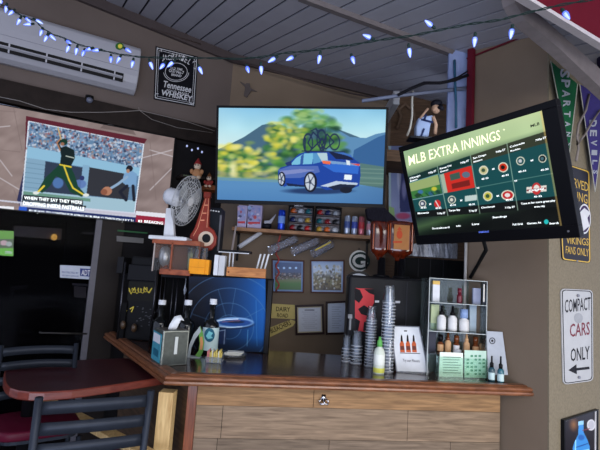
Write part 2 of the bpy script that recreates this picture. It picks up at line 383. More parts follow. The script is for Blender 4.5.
# diagonal grey rafter at the top right and the red awning above it
pR = Pl(pD.at(549, 40, .25), pD.n)
bm = B(); poly_px(bm, pR, [(500, -4), (517, 11), (606, 87), (606, 106), (549, 54), (513, 25), (503, 8)], 0, .06)
mk('trim_6', bm, beamm, kind='structure')
pW = Pl(pD.at(549, 20, .55), (pD.n.x, pD.n.y, -.25))
bm = B(); poly_px(bm, pW, [(508, -6), (720, -60), (720, 110), (604, 50)], 0, .02)
mk('trim_7', bm, mat('red_awning_cloth', (84, 10, 28), .8, 0, .08, 6), kind='structure')
bm = B(); poly_px(bm, pW, [(504, -6), (510, -6), (606, 50), (604, 53)], 0, .05)
mk('trim_8', bm, mat('white_awning_edge', (170, 165, 170), .5), kind='structure')
# dark header over the storefront, glass front below it, dark room behind
bm = B(); q = pA.n*.07
prism(bm, [AL+Vector((0, 0, 2.98)), KAB+Vector((0, 0, 2.98)), KAB+Vector((0, 0, 3.17)), AL+Vector((0, 0, 3.17))], q); mk('trim_9', bm, darkwood, kind='structure')
def vpost(x0, x1, z0, z1, th, m, name, parent=None, back=.0):
    a = pA.at(x0, 280); b = pA.at(x1, 280); bm = B(); a.z = b.z = z0
    prism(bm, [a-pA.n*back, b-pA.n*back, b+pA.n*th, a+pA.n*th], Vector((0, 0, z1-z0))); return mk(name, bm, m, parent, kind=None if parent else 'structure')
bm = B(); a = pA.at(118, 280); prism(bm, [Vector((AL.x, AL.y, .0)), Vector((a.x, a.y, .0)), Vector((a.x, a.y, 2.98)), Vector((AL.x, AL.y, 2.98))], -pA.n*.008)
win = mk('window_2', bm, clearmat('dark_shop_glass', (190, 190, 196), .04, (16, 15, 16), .06, .05), kind='structure')
vpost(89, 95, 0, 2.98, .05, mat('light_grey_jamb', (88, 86, 92), .5), 'jamb', win)
vpost(95, 118, 0, 2.98, .035, mat('brown_jamb', (30, 24, 21), .5), 'jamb', win)
a = pA.at(118, 280); b = KAB; bm = B()
prism(bm, [Vector((a.x, a.y, 0)), Vector((b.x, b.y, 0)), Vector((b.x, b.y, 2.98)), Vector((a.x, a.y, 2.98))], -pA.n*.1)
mk('wall_alcove', bm, mat('near_black_panel', (22, 20, 22), .7, 0, .2, 6), kind='structure')
dkroom = mat('dark_room', (20, 18, 18), .9)
bm = B(); o2 = -pA.n*1.2; prism(bm, [AL+o2-dA, KAB+o2, KAB+o2+Vector((0, 0, 3.1)), AL+o2-dA+Vector((0, 0, 3.1))], -pA.n*.1); mk('wall_inner', bm, dkroom, kind='structure')
pAi = pA.off(-1.15)
# ------------------------------------------------------------------ bar
def woodmat(name, c1, c2, rough=.4, scale=(1, 1, 1), ns=6, coat=0.0, usecol=False, bump=.1):
    m = bpy.data.materials.new(name); m.use_nodes = True; nt = m.node_tree; b = nt.nodes['Principled BSDF']
    tc = nt.nodes.new('ShaderNodeTexCoord'); mp = nt.nodes.new('ShaderNodeMapping'); mp.inputs['Scale'].default_value = scale
    nz = nt.nodes.new('ShaderNodeTexNoise'); nz.inputs['Scale'].default_value = ns; nz.inputs['Detail'].default_value = 8; nz.inputs['Distortion'].default_value = .6
    rp = nt.nodes.new('ShaderNodeValToRGB'); rp.color_ramp.elements[0].position = .32; rp.color_ramp.elements[1].position = .68
    rp.color_ramp.elements[0].color = (*C8(*c1), 1); rp.color_ramp.elements[1].color = (*C8(*c2), 1)
    nt.links.new(tc.outputs['Object'], mp.inputs[0]); nt.links.new(mp.outputs[0], nz.inputs['Vector']); nt.links.new(nz.outputs[0], rp.inputs[0])
    last = rp.outputs[0]
    if usecol:
        a = nt.nodes.new('ShaderNodeVertexColor'); a.layer_name = 'Col'; mx = nt.nodes.new('ShaderNodeMix'); mx.data_type = 'RGBA'; mx.blend_type = 'MULTIPLY'
        mx.inputs[0].default_value = 1; nt.links.new(last, mx.inputs[6]); nt.links.new(a.outputs[0], mx.inputs[7]); last = mx.outputs[2]
    nt.links.new(last, b.inputs['Base Color']); b.inputs['Roughness'].default_value = rough; b.inputs['Specular IOR Level'].default_value = .3
    bp = nt.nodes.new('ShaderNodeBump'); bp.inputs['Strength'].default_value = bump; bp.inputs['Distance'].default_value = .004
    nt.links.new(nz.outputs[0], bp.inputs['Height']); nt.links.new(bp.outputs[0], b.inputs['Normal'])
    if coat: b.inputs['Coat Weight'].default_value = coat; b.inputs['Coat Roughness'].default_value = .12
    return m
ZB = 1.10
PA_, PBr, PT = PZ(168, 376, ZB), PZ(531, 388, ZB), PZ(107, 333, ZB)
dF = (PBr-PA_).normalized(); nF = Vector((-dF.y, dF.x, 0))   # nF points away from the viewer
barw = woodmat('dark_bar_top_wood', (34, 20, 16), (62, 36, 26), .22, (1.5, 12, 1), 5, .5)
moldw = woodmat('reddish_bar_moulding', (96, 58, 38), (136, 86, 56), .35, (2, 6, 6), 5, .3)
bar = thing('bar_counter', 'L-shaped bar with dark glossy top, red-brown moulded edge and weathered plank front', 'bar counter', (.3, 3.1, 0))
end_back = pC.at(505, 366); 
tt = (3.64-PBr.y)/dC.y; BC = PBr+dC*tt
limb = (PT-PA_).normalized(); limn = Vector((limb.y, -limb.x, 0)); limn = limn if limn.x > 0 else -limn
inner = [Vector((BC.x-.02, 3.64, ZB)), Vector((-.60, 3.66, ZB)), PT+limn*.42]
outl = [PA_, PBr-dF*.02+Vector((0, 0, 0))] + inner + [PT]
bm = B(); prism(bm, outl, Vector((0, 0, -.045))); mk('countertop', bm, barw, bar, .004)
# moulding: profile swept along tip -> corner -> right end
def sweep(bm, path, prof):
    rings = []
    for i, p in enumerate(path):
        if i == 0: n = Vector((-(path[1]-p).y, (path[1]-p).x, 0)).normalized(); k = 1
        elif i == len(path)-1: n = Vector((-(p-path[i-1]).y, (p-path[i-1]).x, 0)).normalized(); k = 1
        else:
            n1 = Vector((-(p-path[i-1]).y, (p-path[i-1]).x, 0)).normalized(); n2 = Vector((-(path[i+1]-p).y, (path[i+1]-p).x, 0)).normalized()
            n = (n1+n2).normalized(); k = 1/max(.4, n.dot(n1))
        rings.append([bm.verts.new(p-n*o*k+Vector((0, 0, z))) for o, z in prof])
    m = len(prof)
    for a, b in zip(rings, rings[1:]):
        for j in range(m): bm.faces.new((a[j], a[(j+1) % m], b[(j+1) % m], b[j]))
    bm.faces.new(rings[0]); bm.faces.new(rings[-1][::-1]); return bm
prof = [(-.075, 0.002), (-.07, .010), (-.045, .013), (-.02, .010), (-.012, .002), (.004, .004), (.016, -.002), (.02, -.012), (.012, -.020), (.024, -.024), (.027, -.034), (.020, -.044), (-.03, -.046), (-.03, -.01)]
bm = B(); sweep(bm, [PT, PA_, PBr], prof); mk('edge_moulding', bm, moldw, bar, 0)
# front of planks
fo = PA_+nF*.17; fo.z = 0
def bp(x, z, o=0): return fo+dF*x-nF*o+Vector((0, 0, z))
x0 = .06; x1 = 0
pfront = Pl(fo, nF)
xl = (pfront.at(195, 420)-fo).dot(dF); xr = (pfront.at(499, 420)-fo).dot(dF)
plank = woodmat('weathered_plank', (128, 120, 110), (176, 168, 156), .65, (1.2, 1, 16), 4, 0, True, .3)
bm = B(); cl = bm.loops.layers.color.new('Col'); z = 1.05; row = 0
zs = [1.05, pfront.at(300, 407).z, pfront.at(300, 439).z]; hh = zs[1]-zs[2]
while zs[-1] > .02: zs.append(max(zs[-1]-hh, 0))
seams = {0: [312], 1: [222, 407], 2: [219, 330, 450], 3: [260, 400], 4: [330], 5: [240, 420], 6: [350]}
tints = [(196, 178, 156), (176, 168, 160), (188, 178, 168), (158, 148, 140), (180, 172, 164), (196, 188, 178)]
for i in range(len(zs)-1):
    xs = [xl]+[(pfront.at(s, 420).x-fo.x)/dF.x for s in seams.get(i, [300])]+[xr]
    for j in range(len(xs)-1):
        k0 = len(bm.faces); bm.verts.index_update()
        a, b = xs[j]+.0015, xs[j+1]-.0015
        prism(bm, [bp(a, zs[i+1]+.001), bp(b, zs[i+1]+.001), bp(b, zs[i]-.001), bp(a, zs[i]-.001)], -nF*.012)
        bm.faces.ensure_lookup_table(); t = tints[(i*2+j*3+ (3 if i == 1 and j == 1 else 0)) % 6] if i else tints[0]
        c = tuple(v*1.12 for v in C8(*t))
        for f in bm.faces[k0:]:
            for l in f.loops: l[cl] = (*[min(1, v*1.42) for v in c], 1)
mk('front_panel', bm, plank, bar)
bm = B(); prism(bm, [bp(xl-.04, 0, 0), bp(xr, 0, 0), bp(xr, 1.05, 0), bp(xl-.04, 1.05, 0)], nF*.03); mk('front_board', bm, blackm, bar)
postw = woodmat('reddish_corner_post', (84, 42, 24), (132, 72, 42), .4, (14, 14, 1), 5, .2)
bm = B(); prism(bm, [bp(xl-.055, 0, 0), bp(xl, 0, 0), bp(xl, 1.05, 0), bp(xl-.055, 1.05, 0)], -nF*.022); mk('corner_post', bm, postw, bar, .003)
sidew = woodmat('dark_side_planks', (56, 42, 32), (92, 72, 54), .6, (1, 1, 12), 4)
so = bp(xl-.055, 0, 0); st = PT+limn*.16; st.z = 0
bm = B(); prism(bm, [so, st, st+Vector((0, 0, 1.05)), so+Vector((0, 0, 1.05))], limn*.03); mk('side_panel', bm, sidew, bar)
# bottle opener screwed to the front
q = pfront.at(323, 399); ob = B(); Mo = Matrix.Translation(q-nF*.014)
d_ = dF
def L(a, b, c=0): return q+dF*a+Vector((0, 0, b))-nF*(.014+c)
prism(ob, [L(-.012, .03), L(.012, .03), L(.012, -.01), L(-.012, -.01)], -nF*.004)
tube(ob, [L(-.03, -.008, .02), L(-.02, -.02, .03), L(0, -.014, .034), L(.02, -.02, .03), L(.03, -.008, .02)], .005, 6)
tube(ob, [L(0, 0, 0), L(0, -.01, .034)], .006, 6); tube(ob, [L(-.012, .01, 0), L(-.03, -.008, .02)], .004, 6); tube(ob, [L(.012, .01, 0), L(.03, -.008, .02)], .004, 6)
mk('bottle_opener', ob, chrome, bar, 0, True)

# ------------------------------------------------------------------ pub table
ZT = 1.02
tb = thing('pub_table', 'tall table with dark maroon top and cherry edge running under the bar corner', 'table', (-1.2, 2.8, 0))
pts = [(160, 378), (110, 385.5), (72, 390.5), (45, 392.3), (30, 392.2), (19, 391), (11, 388.5), (7, 385), (5, 380), (5, 373), (7.5, 367), (14, 363), (60, 360.5), (135, 357)]
W3 = [PZ(x, y, ZT) for x, y in pts]
lim0 = PA_+limn*.1; W3 = W3[:-1]+[PZ(128, 358, ZT)]
top = woodmat('dark_maroon_laminate', (44, 14, 20), (58, 20, 26), .4, (2, 2, 2), 4, .0)
cherry = woodmat('cherry_edge', (88, 34, 26), (112, 50, 38), .35, (3, 3, 12), 5, .3)
W3[0] = W3[1]+(W3[0]-W3[1])*1.12
bm = B(); prism(bm, W3, Vector((0, 0, -.034))); mk('tabletop', bm, top, tb, .003)
bm = B(); sweep(bm, [p for p in W3[:13]][::-1], [(-.004, .0025), (.002, .0025), (.006, -.004), (.006, -.037), (.002, -.042), (-.004, -.042)])
mk('edge_band', bm, cherry, tb)
pale = woodmat('raw_pale_lumber', (176, 142, 92), (214, 184, 130), .65, (14, 14, 1.5), 4)
pp = Pl(PZ(172, 392, .985), (0, -1, 0)); a = pp.at(156, 420); b = pp.at(171, 420)
bm = B(); box(bm, (a.x, a.y, 0), (b.x, a.y+.09, ZT-.04)); mk('post', bm, pale, tb, .003)
zbr = .70; p0 = PZ(160, 452, zbr); p1 = PZ(50, 396, zbr); dd = (p1-p0).normalized(); sd = Vector((-dd.y, dd.x, 0))
bm = B(); prism(bm, [p0-dd*.1, p0-dd*.1+sd*.09, p1+sd*.09, p1], Vector((0, 0, -.035))); mk('brace', bm, pale, tb, .003)
bm = B(); lathe(bm, [(.28, 0), (.28, .015), (.05, .04), (.035, .06), (.035, ZT-.05), (.12, ZT-.036)], Matrix.Translation((-1.5, 2.72, 0)), 24); mk('pedestal', bm, black, tb, 0, True)

# ------------------------------------------------------------------ bar chairs
chm = mat('blue_black_chair_metal', (38, 42, 50), .42, .3, .08, 20); vinyl = mat('maroon_vinyl', (74, 16, 34), .38, 0, .08, 14, .05)
def chair(label, wd):
    t = thing('bar_chair', label, 'chair', group='tall ladder-back chairs at the pub table'); h = .5*wd
    for s in (-1, 1):
        bm = B(); tube(bm, [(s*(h+.02), -.24, 0), (s*h, -.20, .74), (s*h, -.21, .80), (s*h, -.27, 1.17)], .015, 8); mk('back_post', bm, chm, t, 0, True)
        bm = B(); tube(bm, [(s*(h+.01), .22, 0), (s*(h-.015), .17, .73)], .014, 8); mk('leg', bm, chm, t, 0, True)
    for zz in (1.128, 1.046, .964, .882):
        bm = B(); N = 10; y = -.21-.06*(zz-.8)/.37
        for sgn, r in ((0, 0),):
            a = []; b = []
            for i in range(N+1):
                x = -h+2*h*i/N; c = -.03*(1-(x/h)**2); lift = .006*(1-(x/h)**2)
                a.append((x, y+c, zz-.024+lift)); b.append((x, y+c, zz+.024+lift))
            va = [bm.verts.new(p) for p in a]; vb = [bm.verts.new(p) for p in b]
            for i in range(N): bm.faces.new((va[i], va[i+1], vb[i+1], vb[i]))
            sol(bm, .006)
        mk('slat', bm, chm, t, 0, True)
    bm = B(); pts = []
    for i in range(28):
        a = 2*PI*i/28; ca, sa = math.cos(a), math.sin(a); e = 2/4.5
        pts.append((math.copysign(abs(ca)**e, ca)*(h+.005), math.copysign(abs(sa)**e, sa)*.20-.01, .745))
    prism(bm, pts, Vector((0, 0, .05))); mk('seat', bm, vinyl, t, .014, True, seg=3)
    bm = B(); prism(bm, [(x*.94, y*.94, .728) for x, y, z in pts], Vector((0, 0, .02))); mk('seat_frame', bm, chm, t)
    bm = B()
    tube(bm, [(-h+.0, .195, .30), (h-.0, .195, .30)], .011, 6); tube(bm, [(-h, -.22, .36), (h, -.22, .36)], .011, 6)
    for s in (-1, 1): tube(bm, [(s*h, -.225, .33), (s*h, .195, .33)], .011, 6)
    mk('foot_rail', bm, chm, t, 0, True); return t
L1, R1 = PZ(39, 399, 1.165), PZ(151, 392, 1.165)
cw = (R1-L1).length
ch1 = chair('black metal ladder-back bar chair in front, seen from behind with its back to us', cw)
ang = math.atan2((R1-L1).y, (R1-L1).x); Mz = Matrix.Rotation(ang, 4, 'Z')
mid = (L1+R1)/2; ch1.matrix_basis = Matrix.Translation(Vector((mid.x, mid.y, 0))-Mz @ Vector((0, -.27, 0))) @ Mz
L2, R2 = PZ(5, 346, 1.165), PZ(73, 344, 1.165); ang2 = math.atan2((R2-L2).y, (R2-L2).x)+PI
ch2 = dup(ch1); ch2['label'] = 'black bar chair with maroon seat tucked under the far left side of the table'
mid = (L2+R2)/2; Mz = Matrix.Rotation(ang2, 4, 'Z'); ch2.matrix_basis = Matrix.Translation(Vector((mid.x, mid.y, 0))-Mz @ Vector((0, -.27, 0))) @ Mz
# ------------------------------------------------------------------ televisions
screen = attrmat('lit_screen', 1.0, .5, .04)
tvb = mat('glossy_black_bezel', (8, 8, 11), .4, 0, .05, spec=.12)
textw = mat('screen_lettering', (235, 240, 235), .5, emit=.95); textb = mat('screen_dark_lettering', (12, 14, 20), .5)
def tvbody(root, px, wd, ht, thick, bez, bbot, br=None):
    br = br or bez
    t, a, b, pl = rectfit(px, wd, ht); n = pl.n
    bm = B(); o = t; 
    def P(u, v, d): return o+a*u+b*v+n*d
    fr = [(0, 0, wd, bbot), (0, ht-bez, wd, ht), (0, bbot, bez, ht-bez), (wd-br, bbot, wd, ht-bez)]
    for (x0, y0, x1, y1) in fr: prism(bm, [P(x0, y0, .004), P(x1, y0, .004), P(x1, y1, .004), P(x0, y1, .004)], -n*.03)
    mk('bezel', bm, tvb, root, .002)
    bm = B(); prism(bm, [P(.004, .004, -.006), P(wd-.004, .004, -.006), P(wd-.004, ht-.004, -.006), P(.004, ht-.004, -.006)], -n*(thick*.4))
    prism(bm, [P(.12*wd, .1*ht, -.006), P(.88*wd, .1*ht, -.006), P(.88*wd, .8*ht, -.006), P(.12*wd, .8*ht, -.006)], -n*thick)
    mk('housing', bm, tvb, root, .004)
    ins = [P(bez, ht-bez, 0), P(wd-br, ht-bez, 0), P(wd-br, bbot, 0), P(bez, bbot, 0)]
    def prj(p):
        q = p-O; k = q.dot(fw); return (300+F*q.dot(cr)/k, 225-F*q.dot(cu)/k)
    return pl, [prj(p) for p in ins], P
# --- middle television: a blue car with bikes on its roof
pm = [(215, 203.5), (385, 208.5), (388, 107), (217, 105)]
tv = thing('television', 'wide flat television in the middle showing a blue car with roof bicycles', 'television', PY(300, 205, 3.45))
pl, q, P = tvbody(tv, pm, 1.33, .765, .05, .018, .03)
c = Canvas(212, 100, 392, 212, 4)
def sky(X, Y):
    n = noise2(X, Y, 18, 3); base = vgrad(X, Y, [(105, (128, 190, 226)), (128, (178, 226, 240)), (150, (214, 238, 236)), (212, (214, 238, 236))])
    g = np.clip((250-X)/60, 0, 1)[..., None]; return base*(1-.3*g)+np.array((225, 240, 235))*.3*g+(n[..., None]-.5)*12
c.grad(sky)
c.poly([(212, 152), (232, 143), (244, 137), (262, 125), (272, 123), (282, 128), (292, 130), (330, 126), (392, 150), (392, 190), (212, 190)], (70, 104, 128))
c.poly([(326, 126), (338, 130), (350, 137), (366, 138), (376, 134), (392, 131), (392, 180), (326, 180)], (92, 140, 182)); c.poly([(354, 150), (378, 137), (392, 132), (392, 176), (350, 176)], (52, 98, 150))
# trees: many soft dabs, blurred sideways
def dabs(n, x0, x1, y0, y1, cols, rx, ry, shape=None):
    for _ in range(n):
        x = rng.uniform(x0, x1); y = rng.uniform(y0, y1)
        if shape and not shape(x, y): continue
        c.ell(x, y, rng.uniform(.5, 1)*rx, rng.uniform(.5, 1)*ry, cols[rng.integers(len(cols))], .55, .7)
G = [(50, 112, 52), (84, 146, 58), (28, 78, 44), (118, 170, 66), (22, 62, 42)]; YG = [(226, 214, 70), (244, 232, 110), (190, 190, 70), (140, 170, 80), (250, 240, 150)]
dabs(420, 264, 346, 108, 185, G, 9, 5, lambda x, y: ((x-306)/40)**2+((y-152)/41)**2 < 1 or (x < 300 and y > 150))
dabs(80, 266, 304, 120, 152, YG, 7, 4, lambda x, y: ((x-285)/20)**2+((y-134)/15)**2 < 1)
dabs(40, 296, 322, 108, 126, [(120, 170, 130), (160, 196, 120)], 7, 3)
dabs(150, 214, 262, 150, 188, G, 9, 4); dabs(110, 216, 278, 140, 180, YG, 8, 4.5, lambda x, y: y > 141+abs(x-238)*.14)
c.rect(212, 172, 275, 180, (120, 128, 118), .35); c.ell(233, 170, 6, 13, (250, 244, 190), .8, .9); c.ell(222, 168, 7, 9, (240, 220, 110), .6, .9)
c.poly([(340, 160), (392, 168), (392, 200), (340, 190)], (90, 124, 112), .85)
for y in (168, 172, 177, 182): c.line([(345, y), (392, y+2)], 1.2, (120, 150, 140), .6)
c.poly([(212, 177), (275, 180), (300, 183), (350, 183), (392, 190), (392, 212), (212, 212)], (88, 140, 190))
yy = c.Y; c.put(np.clip((yy-186)/18, 0, 1)*.45*(c.Y > 186), (58, 108, 168)); c.put(np.clip((c.X-330)/60, 0, 1)*(c.Y > 186)*.35, (50, 86, 130))
c.poly([(212, 176), (290, 179), (290, 183), (212, 180)], (120, 160, 150), .5)
# car
c.ell(318, 191, 40, 3.8, (22, 44, 90), .85, .4)
bodyb = (24, 66, 160)
c.poly([(278, 170), (281, 167.5), (288, 165.5), (292, 160), (299, 154), (306, 151.5), (325, 151), (341, 152), (350, 155), (356, 160.5), (360, 163), (360.5, 176), (359, 186), (352, 188.5), (326, 190), (320, 187), (291, 184), (284, 187), (278.5, 181)], bodyb)
c.poly([(278, 170), (290, 166), (318, 166), (320, 172), (300, 178), (284, 178)], (104, 124, 190), .7)
c.poly([(280, 171), (300, 169), (316, 170), (300, 173), (282, 175)], (156, 160, 206), .6)
c.poly([(290, 165), (296, 158), (304, 153.5), (314, 153), (312, 164)], (120, 190, 222)); c.poly([(301, 156), (304, 153.5), (303, 164.5), (300, 164.5)], (50, 90, 160))
c.poly([(313, 153), (319, 153), (321, 162), (313, 164)], (86, 150, 200)); c.poly([(317, 153), (327, 153), (328, 161), (322, 162)], (196, 222, 224), .9)
c.poly([(329, 152), (342, 153), (352, 158), (354, 160), (336, 159)], (16, 28, 62)); c.poly([(328, 151), (341, 151.6), (351, 155), (352, 157), (341, 154)], (60, 110, 190))
c.poly([(324, 160), (360, 164), (360, 166), (332, 164)], (120, 160, 206)); c.poly([(322, 160.5), (331, 161.5), (330, 164.5), (323, 163.5)], (240, 110, 70)); c.poly([(350, 163.5), (360, 164), (359, 166)], (220, 80, 70))
c.poly([(346, 160), (350, 161), (350, 166), (347, 166)], (220, 232, 240)); c.poly([(344.5, 174.5), (352, 175), (351.5, 180), (344, 179.5)], (235, 245, 250))
c.poly([(322, 165), (334, 172), (358, 174), (359, 166), (336, 164)], (46, 106, 206)); c.poly([(320, 186), (336, 181), (358, 183), (357, 185), (340, 184), (328, 187)], (190, 206, 226)); c.poly([(328, 187), (340, 184), (357, 185), (352, 189), (334, 190)], (22, 34, 60))
c.poly([(286, 183), (318, 187), (306, 187), (288, 186)], (18, 32, 70)); c.poly([(285, 163), (291, 161), (292, 165), (287, 166)], (30, 50, 110))
for cx, cy, rx, ry in ((310.5, 182, 6.6, 10.2), (281.8, 179, 3.8, 7.2)):
    c.ell(cx, cy, rx, ry, (18, 22, 40)); c.ell(cx-.4, cy, rx*.72, ry*.8, (196, 206, 220)); c.ell(cx-.4, cy, rx*.2, ry*.22, (60, 70, 90))
    for k in range(5):
        t = k*2*PI/5; c.line([(cx-.4+.2*rx*math.cos(t+.5), cy+.2*ry*math.sin(t+.5)), (cx-.4+.66*rx*math.cos(t+.5), cy+.74*ry*math.sin(t+.5))], 1.0, (70, 80, 104))
c.ell(346, 190, 6, 3.2, (16, 22, 40))
bk = (26, 44, 78)
for cx, cy, rx, ry in ((308, 143, 4.6, 9), (321.5, 139, 4.5, 9), (322, 145, 2.5, 6), (334.5, 142, 5, 7.8)): c.ring(cx, cy, rx, ry, 1.3, bk)
c.line([(308, 143), (313, 132), (321, 140), (312, 149), (308, 143)], 1.3, bk); c.line([(322, 146), (327, 134), (334, 142), (326, 149), (322, 146)], 1.2, bk)
c.line([(311, 131), (315, 129), (319, 131)], 1, bk); c.line([(302, 151), (345, 152)], 1, bk); c.line([(316, 128), (323, 150)], 1, bk); c.line([(305, 138), (305, 151)], 1.6, bk)
scr = grid('screen', c, q, pl, .001, screen, tv, 380, 220)
bm = B(); text_px(bm, pl, 'SAMSUNG', (294, 206.3), (303, 206.6), 1.4, .006); mk('brand_lettering', bm, grey, tv)
bm = B(); cpt = P(.665, .4, -.06); tube(bm, [cpt, cpt+Vector((.05, .5, .05)), cpt+Vector((.1, 1.0, .02))], .025, 8); box(bm, (-.15, -.15, -.01), (.15, .15, .01), Matrix.Translation(P(.665, .4, -.055)) @ Matrix.Rotation(PI/2, 4, 'X'))
mk('wall_mount', bm, blackm, tv)
# --- left television: baseball
pT = Pl(pA.at(100, 160, .10), (pA.n.x, pA.n.y, -.06))
tv2 = thing('television', 'large television on the dark storefront showing a batter and a catcher', 'television', pT.at(100, 215))
oq = [(-32, 98), (176, 137.5), (167.5, 226.5), (-40, 205)]; iq = [(-31, 99), (174.5, 138.3), (166.3, 225), (-39, 204.2)]
bm = B(); frame_px(bm, pT, oq, iq, -.03, .006); mk('bezel', bm, tvb, tv2)
bm = B(); poly_px(bm, pT, inset(oq, 1.2), -.035, -.004); mk('housing', bm, tvb, tv2)
c = Canvas(-42, 94, 180, 230, 3)
c.grad(lambda X, Y: np.stack([a+(noise2(X, Y*2.2, 14, 8)-.5)*26+(noise2(X+Y, Y, 5, 9)-.5)*10 for a in (138, 122, 120)], -1)+np.zeros(X.shape+(1,)))
c.put(np.clip((60-c.X)/90, 0, 1)*.25, (150, 128, 120))
for a in (((0, 178), (20, 190), (24, 186)), ((150, 190), (172, 168)), ((60, 100), (70, 118)), ((-30, 130), (10, 126)), ((142, 158), (172, 150)), ((150, 150), (178, 158)), ((0, 160), (12, 176))):
    c.line(list(a), 1.0, (200, 194, 200), .75)
c.poly([(100, 128), (112, 117), (128, 122), (136, 135)], (92, 78, 76), .6); c.poly([(46, 112), (56, 106), (66, 117)], (92, 78, 78), .6)
for a in (((12, 100), (22, 150)), ((-10, 110), (16, 112)), ((2, 150), (20, 152)), ((150, 142), (156, 200)), ((14, 190), (20, 206))): c.line(list(a), .8, (120, 104, 102), .6)
c.poly([(26, 116), (147, 139), (143, 146), (135.5, 216), (19, 206), (20, 190), (24, 188)], (90, 30, 44)); c.poly([(24, 170), (30, 170), (20, 206), (17, 200)], (40, 44, 84))
# inset picture
ip = [(29.5, 122), (143, 144.5), (134, 213), (22.5, 203)]
def inp(u, v): 
    a, b, d, e = ip; return ((a[0]*(1-u)+b[0]*u)*(1-v)+(e[0]*(1-u)+d[0]*u)*v, (a[1]*(1-u)+b[1]*u)*(1-v)+(e[1]*(1-u)+d[1]*u)*v)
c.poly([inp(-.012, -.012), inp(1.01, -.012), inp(1.01, 1.01), inp(-.012, 1.01)], (214, 226, 240))
c.poly([inp(0, 0), inp(1, 0), inp(1, 1), inp(0, 1)], (96, 130, 164))
cr_ = [(196, 206, 220), (150, 172, 200), (70, 88, 120), (150, 134, 134), (50, 62, 90), (180, 194, 212), (120, 146, 182), (150, 96, 100), (130, 140, 160)]
for _ in range(900):
    u, v = rng.uniform(0, 1), rng.uniform(0, .34); x, y = inp(u, v); c.ell(x, y, rng.uniform(.7, 1.9), rng.uniform(.8, 1.9), cr_[rng.integers(9)], .9, .4)
c.poly([inp(0, .30), inp(1, .34), inp(1, .46), inp(0, .44)], (140, 186, 214)); c.poly([inp(0, .44), inp(.17, .44), inp(.17, .86), inp(0, .86)], (128, 164, 190))
c.poly([inp(.17, .45), inp(.5, .46), inp(.5, .85), inp(.17, .85)], (44, 56, 78)); c.poly([inp(.56, .44), inp(.93, .46), inp(.93, .82), inp(.56, .82)], (46, 48, 56))
c.poly([inp(.5, .42), inp(.56, .42), inp(.56, .84), inp(.5, .84)], (130, 170, 200)); c.poly([inp(0, .84), inp(1, .82), inp(1, 1), inp(0, 1)], (158, 190, 206))
for k in range(6): c.line([inp(0, .5+k*.06), inp(.17, .5+k*.06)], .5, (100, 134, 160))
c.poly([inp(0, .855), inp(.6, .86), inp(.6, .9), inp(0, .9)], (104, 146, 130))
c.ell(58, 183, 6, 6, (80, 120, 180), .9, .2); c.ell(80, 184, 7, 5, (90, 120, 180), .9, .2); c.ell(82, 178, 2.4, 2.4, (40, 50, 100))
# batter: green and gold
gr = (16, 62, 44); gk = (10, 30, 32); yl = (226, 200, 60)
c.poly([(59, 165), (70, 165), (75, 176), (78, 186), (85, 194), (82, 197), (70, 192), (64, 180), (56, 176), (50, 186), (42, 193), (38, 190), (45, 178)], gr)
c.line([(64, 166), (69, 180), (73, 188), (84, 195)], 1.6, yl); c.line([(44, 186), (38, 192)], 2, yl); c.line([(60, 164.5), (71, 167)], 1.6, yl)
c.poly([(60, 148), (66, 146), (74, 150), (75, 158), (71, 166), (60, 164), (61, 156)], gk); c.line([(66, 156), (74, 158)], 1, (190, 200, 190)); c.line([(61, 150), (58, 144), (60, 140)], 2.2, gk)
c.line([(60, 150), (57, 143), (61, 138)], 1.4, (170, 120, 90)); c.ell(64, 142, 3.6, 3.2, (14, 52, 40)); c.ell(62.5, 144, 1.8, 1.8, (150, 104, 80)); c.ell(86, 195, 3, 1.6, (225, 230, 225)); c.ell(36, 193, 3, 1.6, (225, 230, 225))
c.line([(61, 139), (58, 128)], 1.4, (196, 170, 120))
# catcher
c.poly([(124, 174), (131, 170), (137, 174), (136, 186), (128, 187), (122, 182)], (120, 160, 200)); c.ell(129.5, 168.5, 3.4, 3.2, (24, 28, 40)); c.ell(128, 171, 1.8, 2, (170, 130, 110))
c.line([(127, 177), (118, 184), (108, 190)], 2.6, (140, 170, 200)); c.ell(107, 191, 5, 4.4, (176, 122, 96)); c.ell(104, 192, 3.4, 3, (140, 86, 66)); c.line([(127, 186), (120, 192), (126, 200)], 3, (26, 30, 46)); c.line([(133, 186), (134, 200)], 3, (24, 28, 44))
# caption boxes and ticker
c.poly([(23, 194.5), (83, 200), (83, 205.4), (22, 200)], (16, 22, 34)); c.poly([(22, 200.4), (86, 205.8), (85, 212), (21, 206.8)], (16, 22, 34))
c.poly([(-40, 197), (20, 203.5), (20, 207), (168, 221), (168, 216.5), (150, 214), (-40, 196)], (206, 210, 226), .9)
c.poly([(-42, 203), (14, 206.8), (14, 212), (-42, 207)], (232, 234, 240)); c.poly([(19, 206.3), (136, 217.5), (135.5, 224.6), (18.5, 212.6)], (24, 40, 96))
c.poly([(19, 206.3), (27, 207), (26.6, 213.4), (18.5, 212.6)], (40, 90, 200)); c.poly([(136, 213), (170, 216), (168, 228), (135.5, 224.6)], (150, 36, 60)); c.poly([(136, 211), (171, 214), (170.5, 218.4), (136, 215)], (226, 226, 236))
scr2 = grid('screen', c, iq, pT, .001, screen, tv2, 430, 210)
bm = B()
text_px(bm, pT, 'WHEN THEY SAY THEY WERE', (24, 199.2), (82, 204.2), 3.3, .003, bold=.02); text_px(bm, pT, 'DROPPING INSIDE FASTBALLS', (23, 205), (84, 210.6), 3.8, .003, bold=.02)
text_px(bm, pT, 'BLUE JAYS: TO CONTINUE PLAYING IN BUFFALO THROUGH JULY 21', (29, 212), (133, 222.4), 2.7, .003)
text_px(bm, pT, 'MLB', (138, 222.2), (142, 222.6), 2.6, .003, bold=.03); text_px(bm, pT, 'BREAKING', (144, 222.8), (163, 224.6), 2.8, .003, bold=.03)
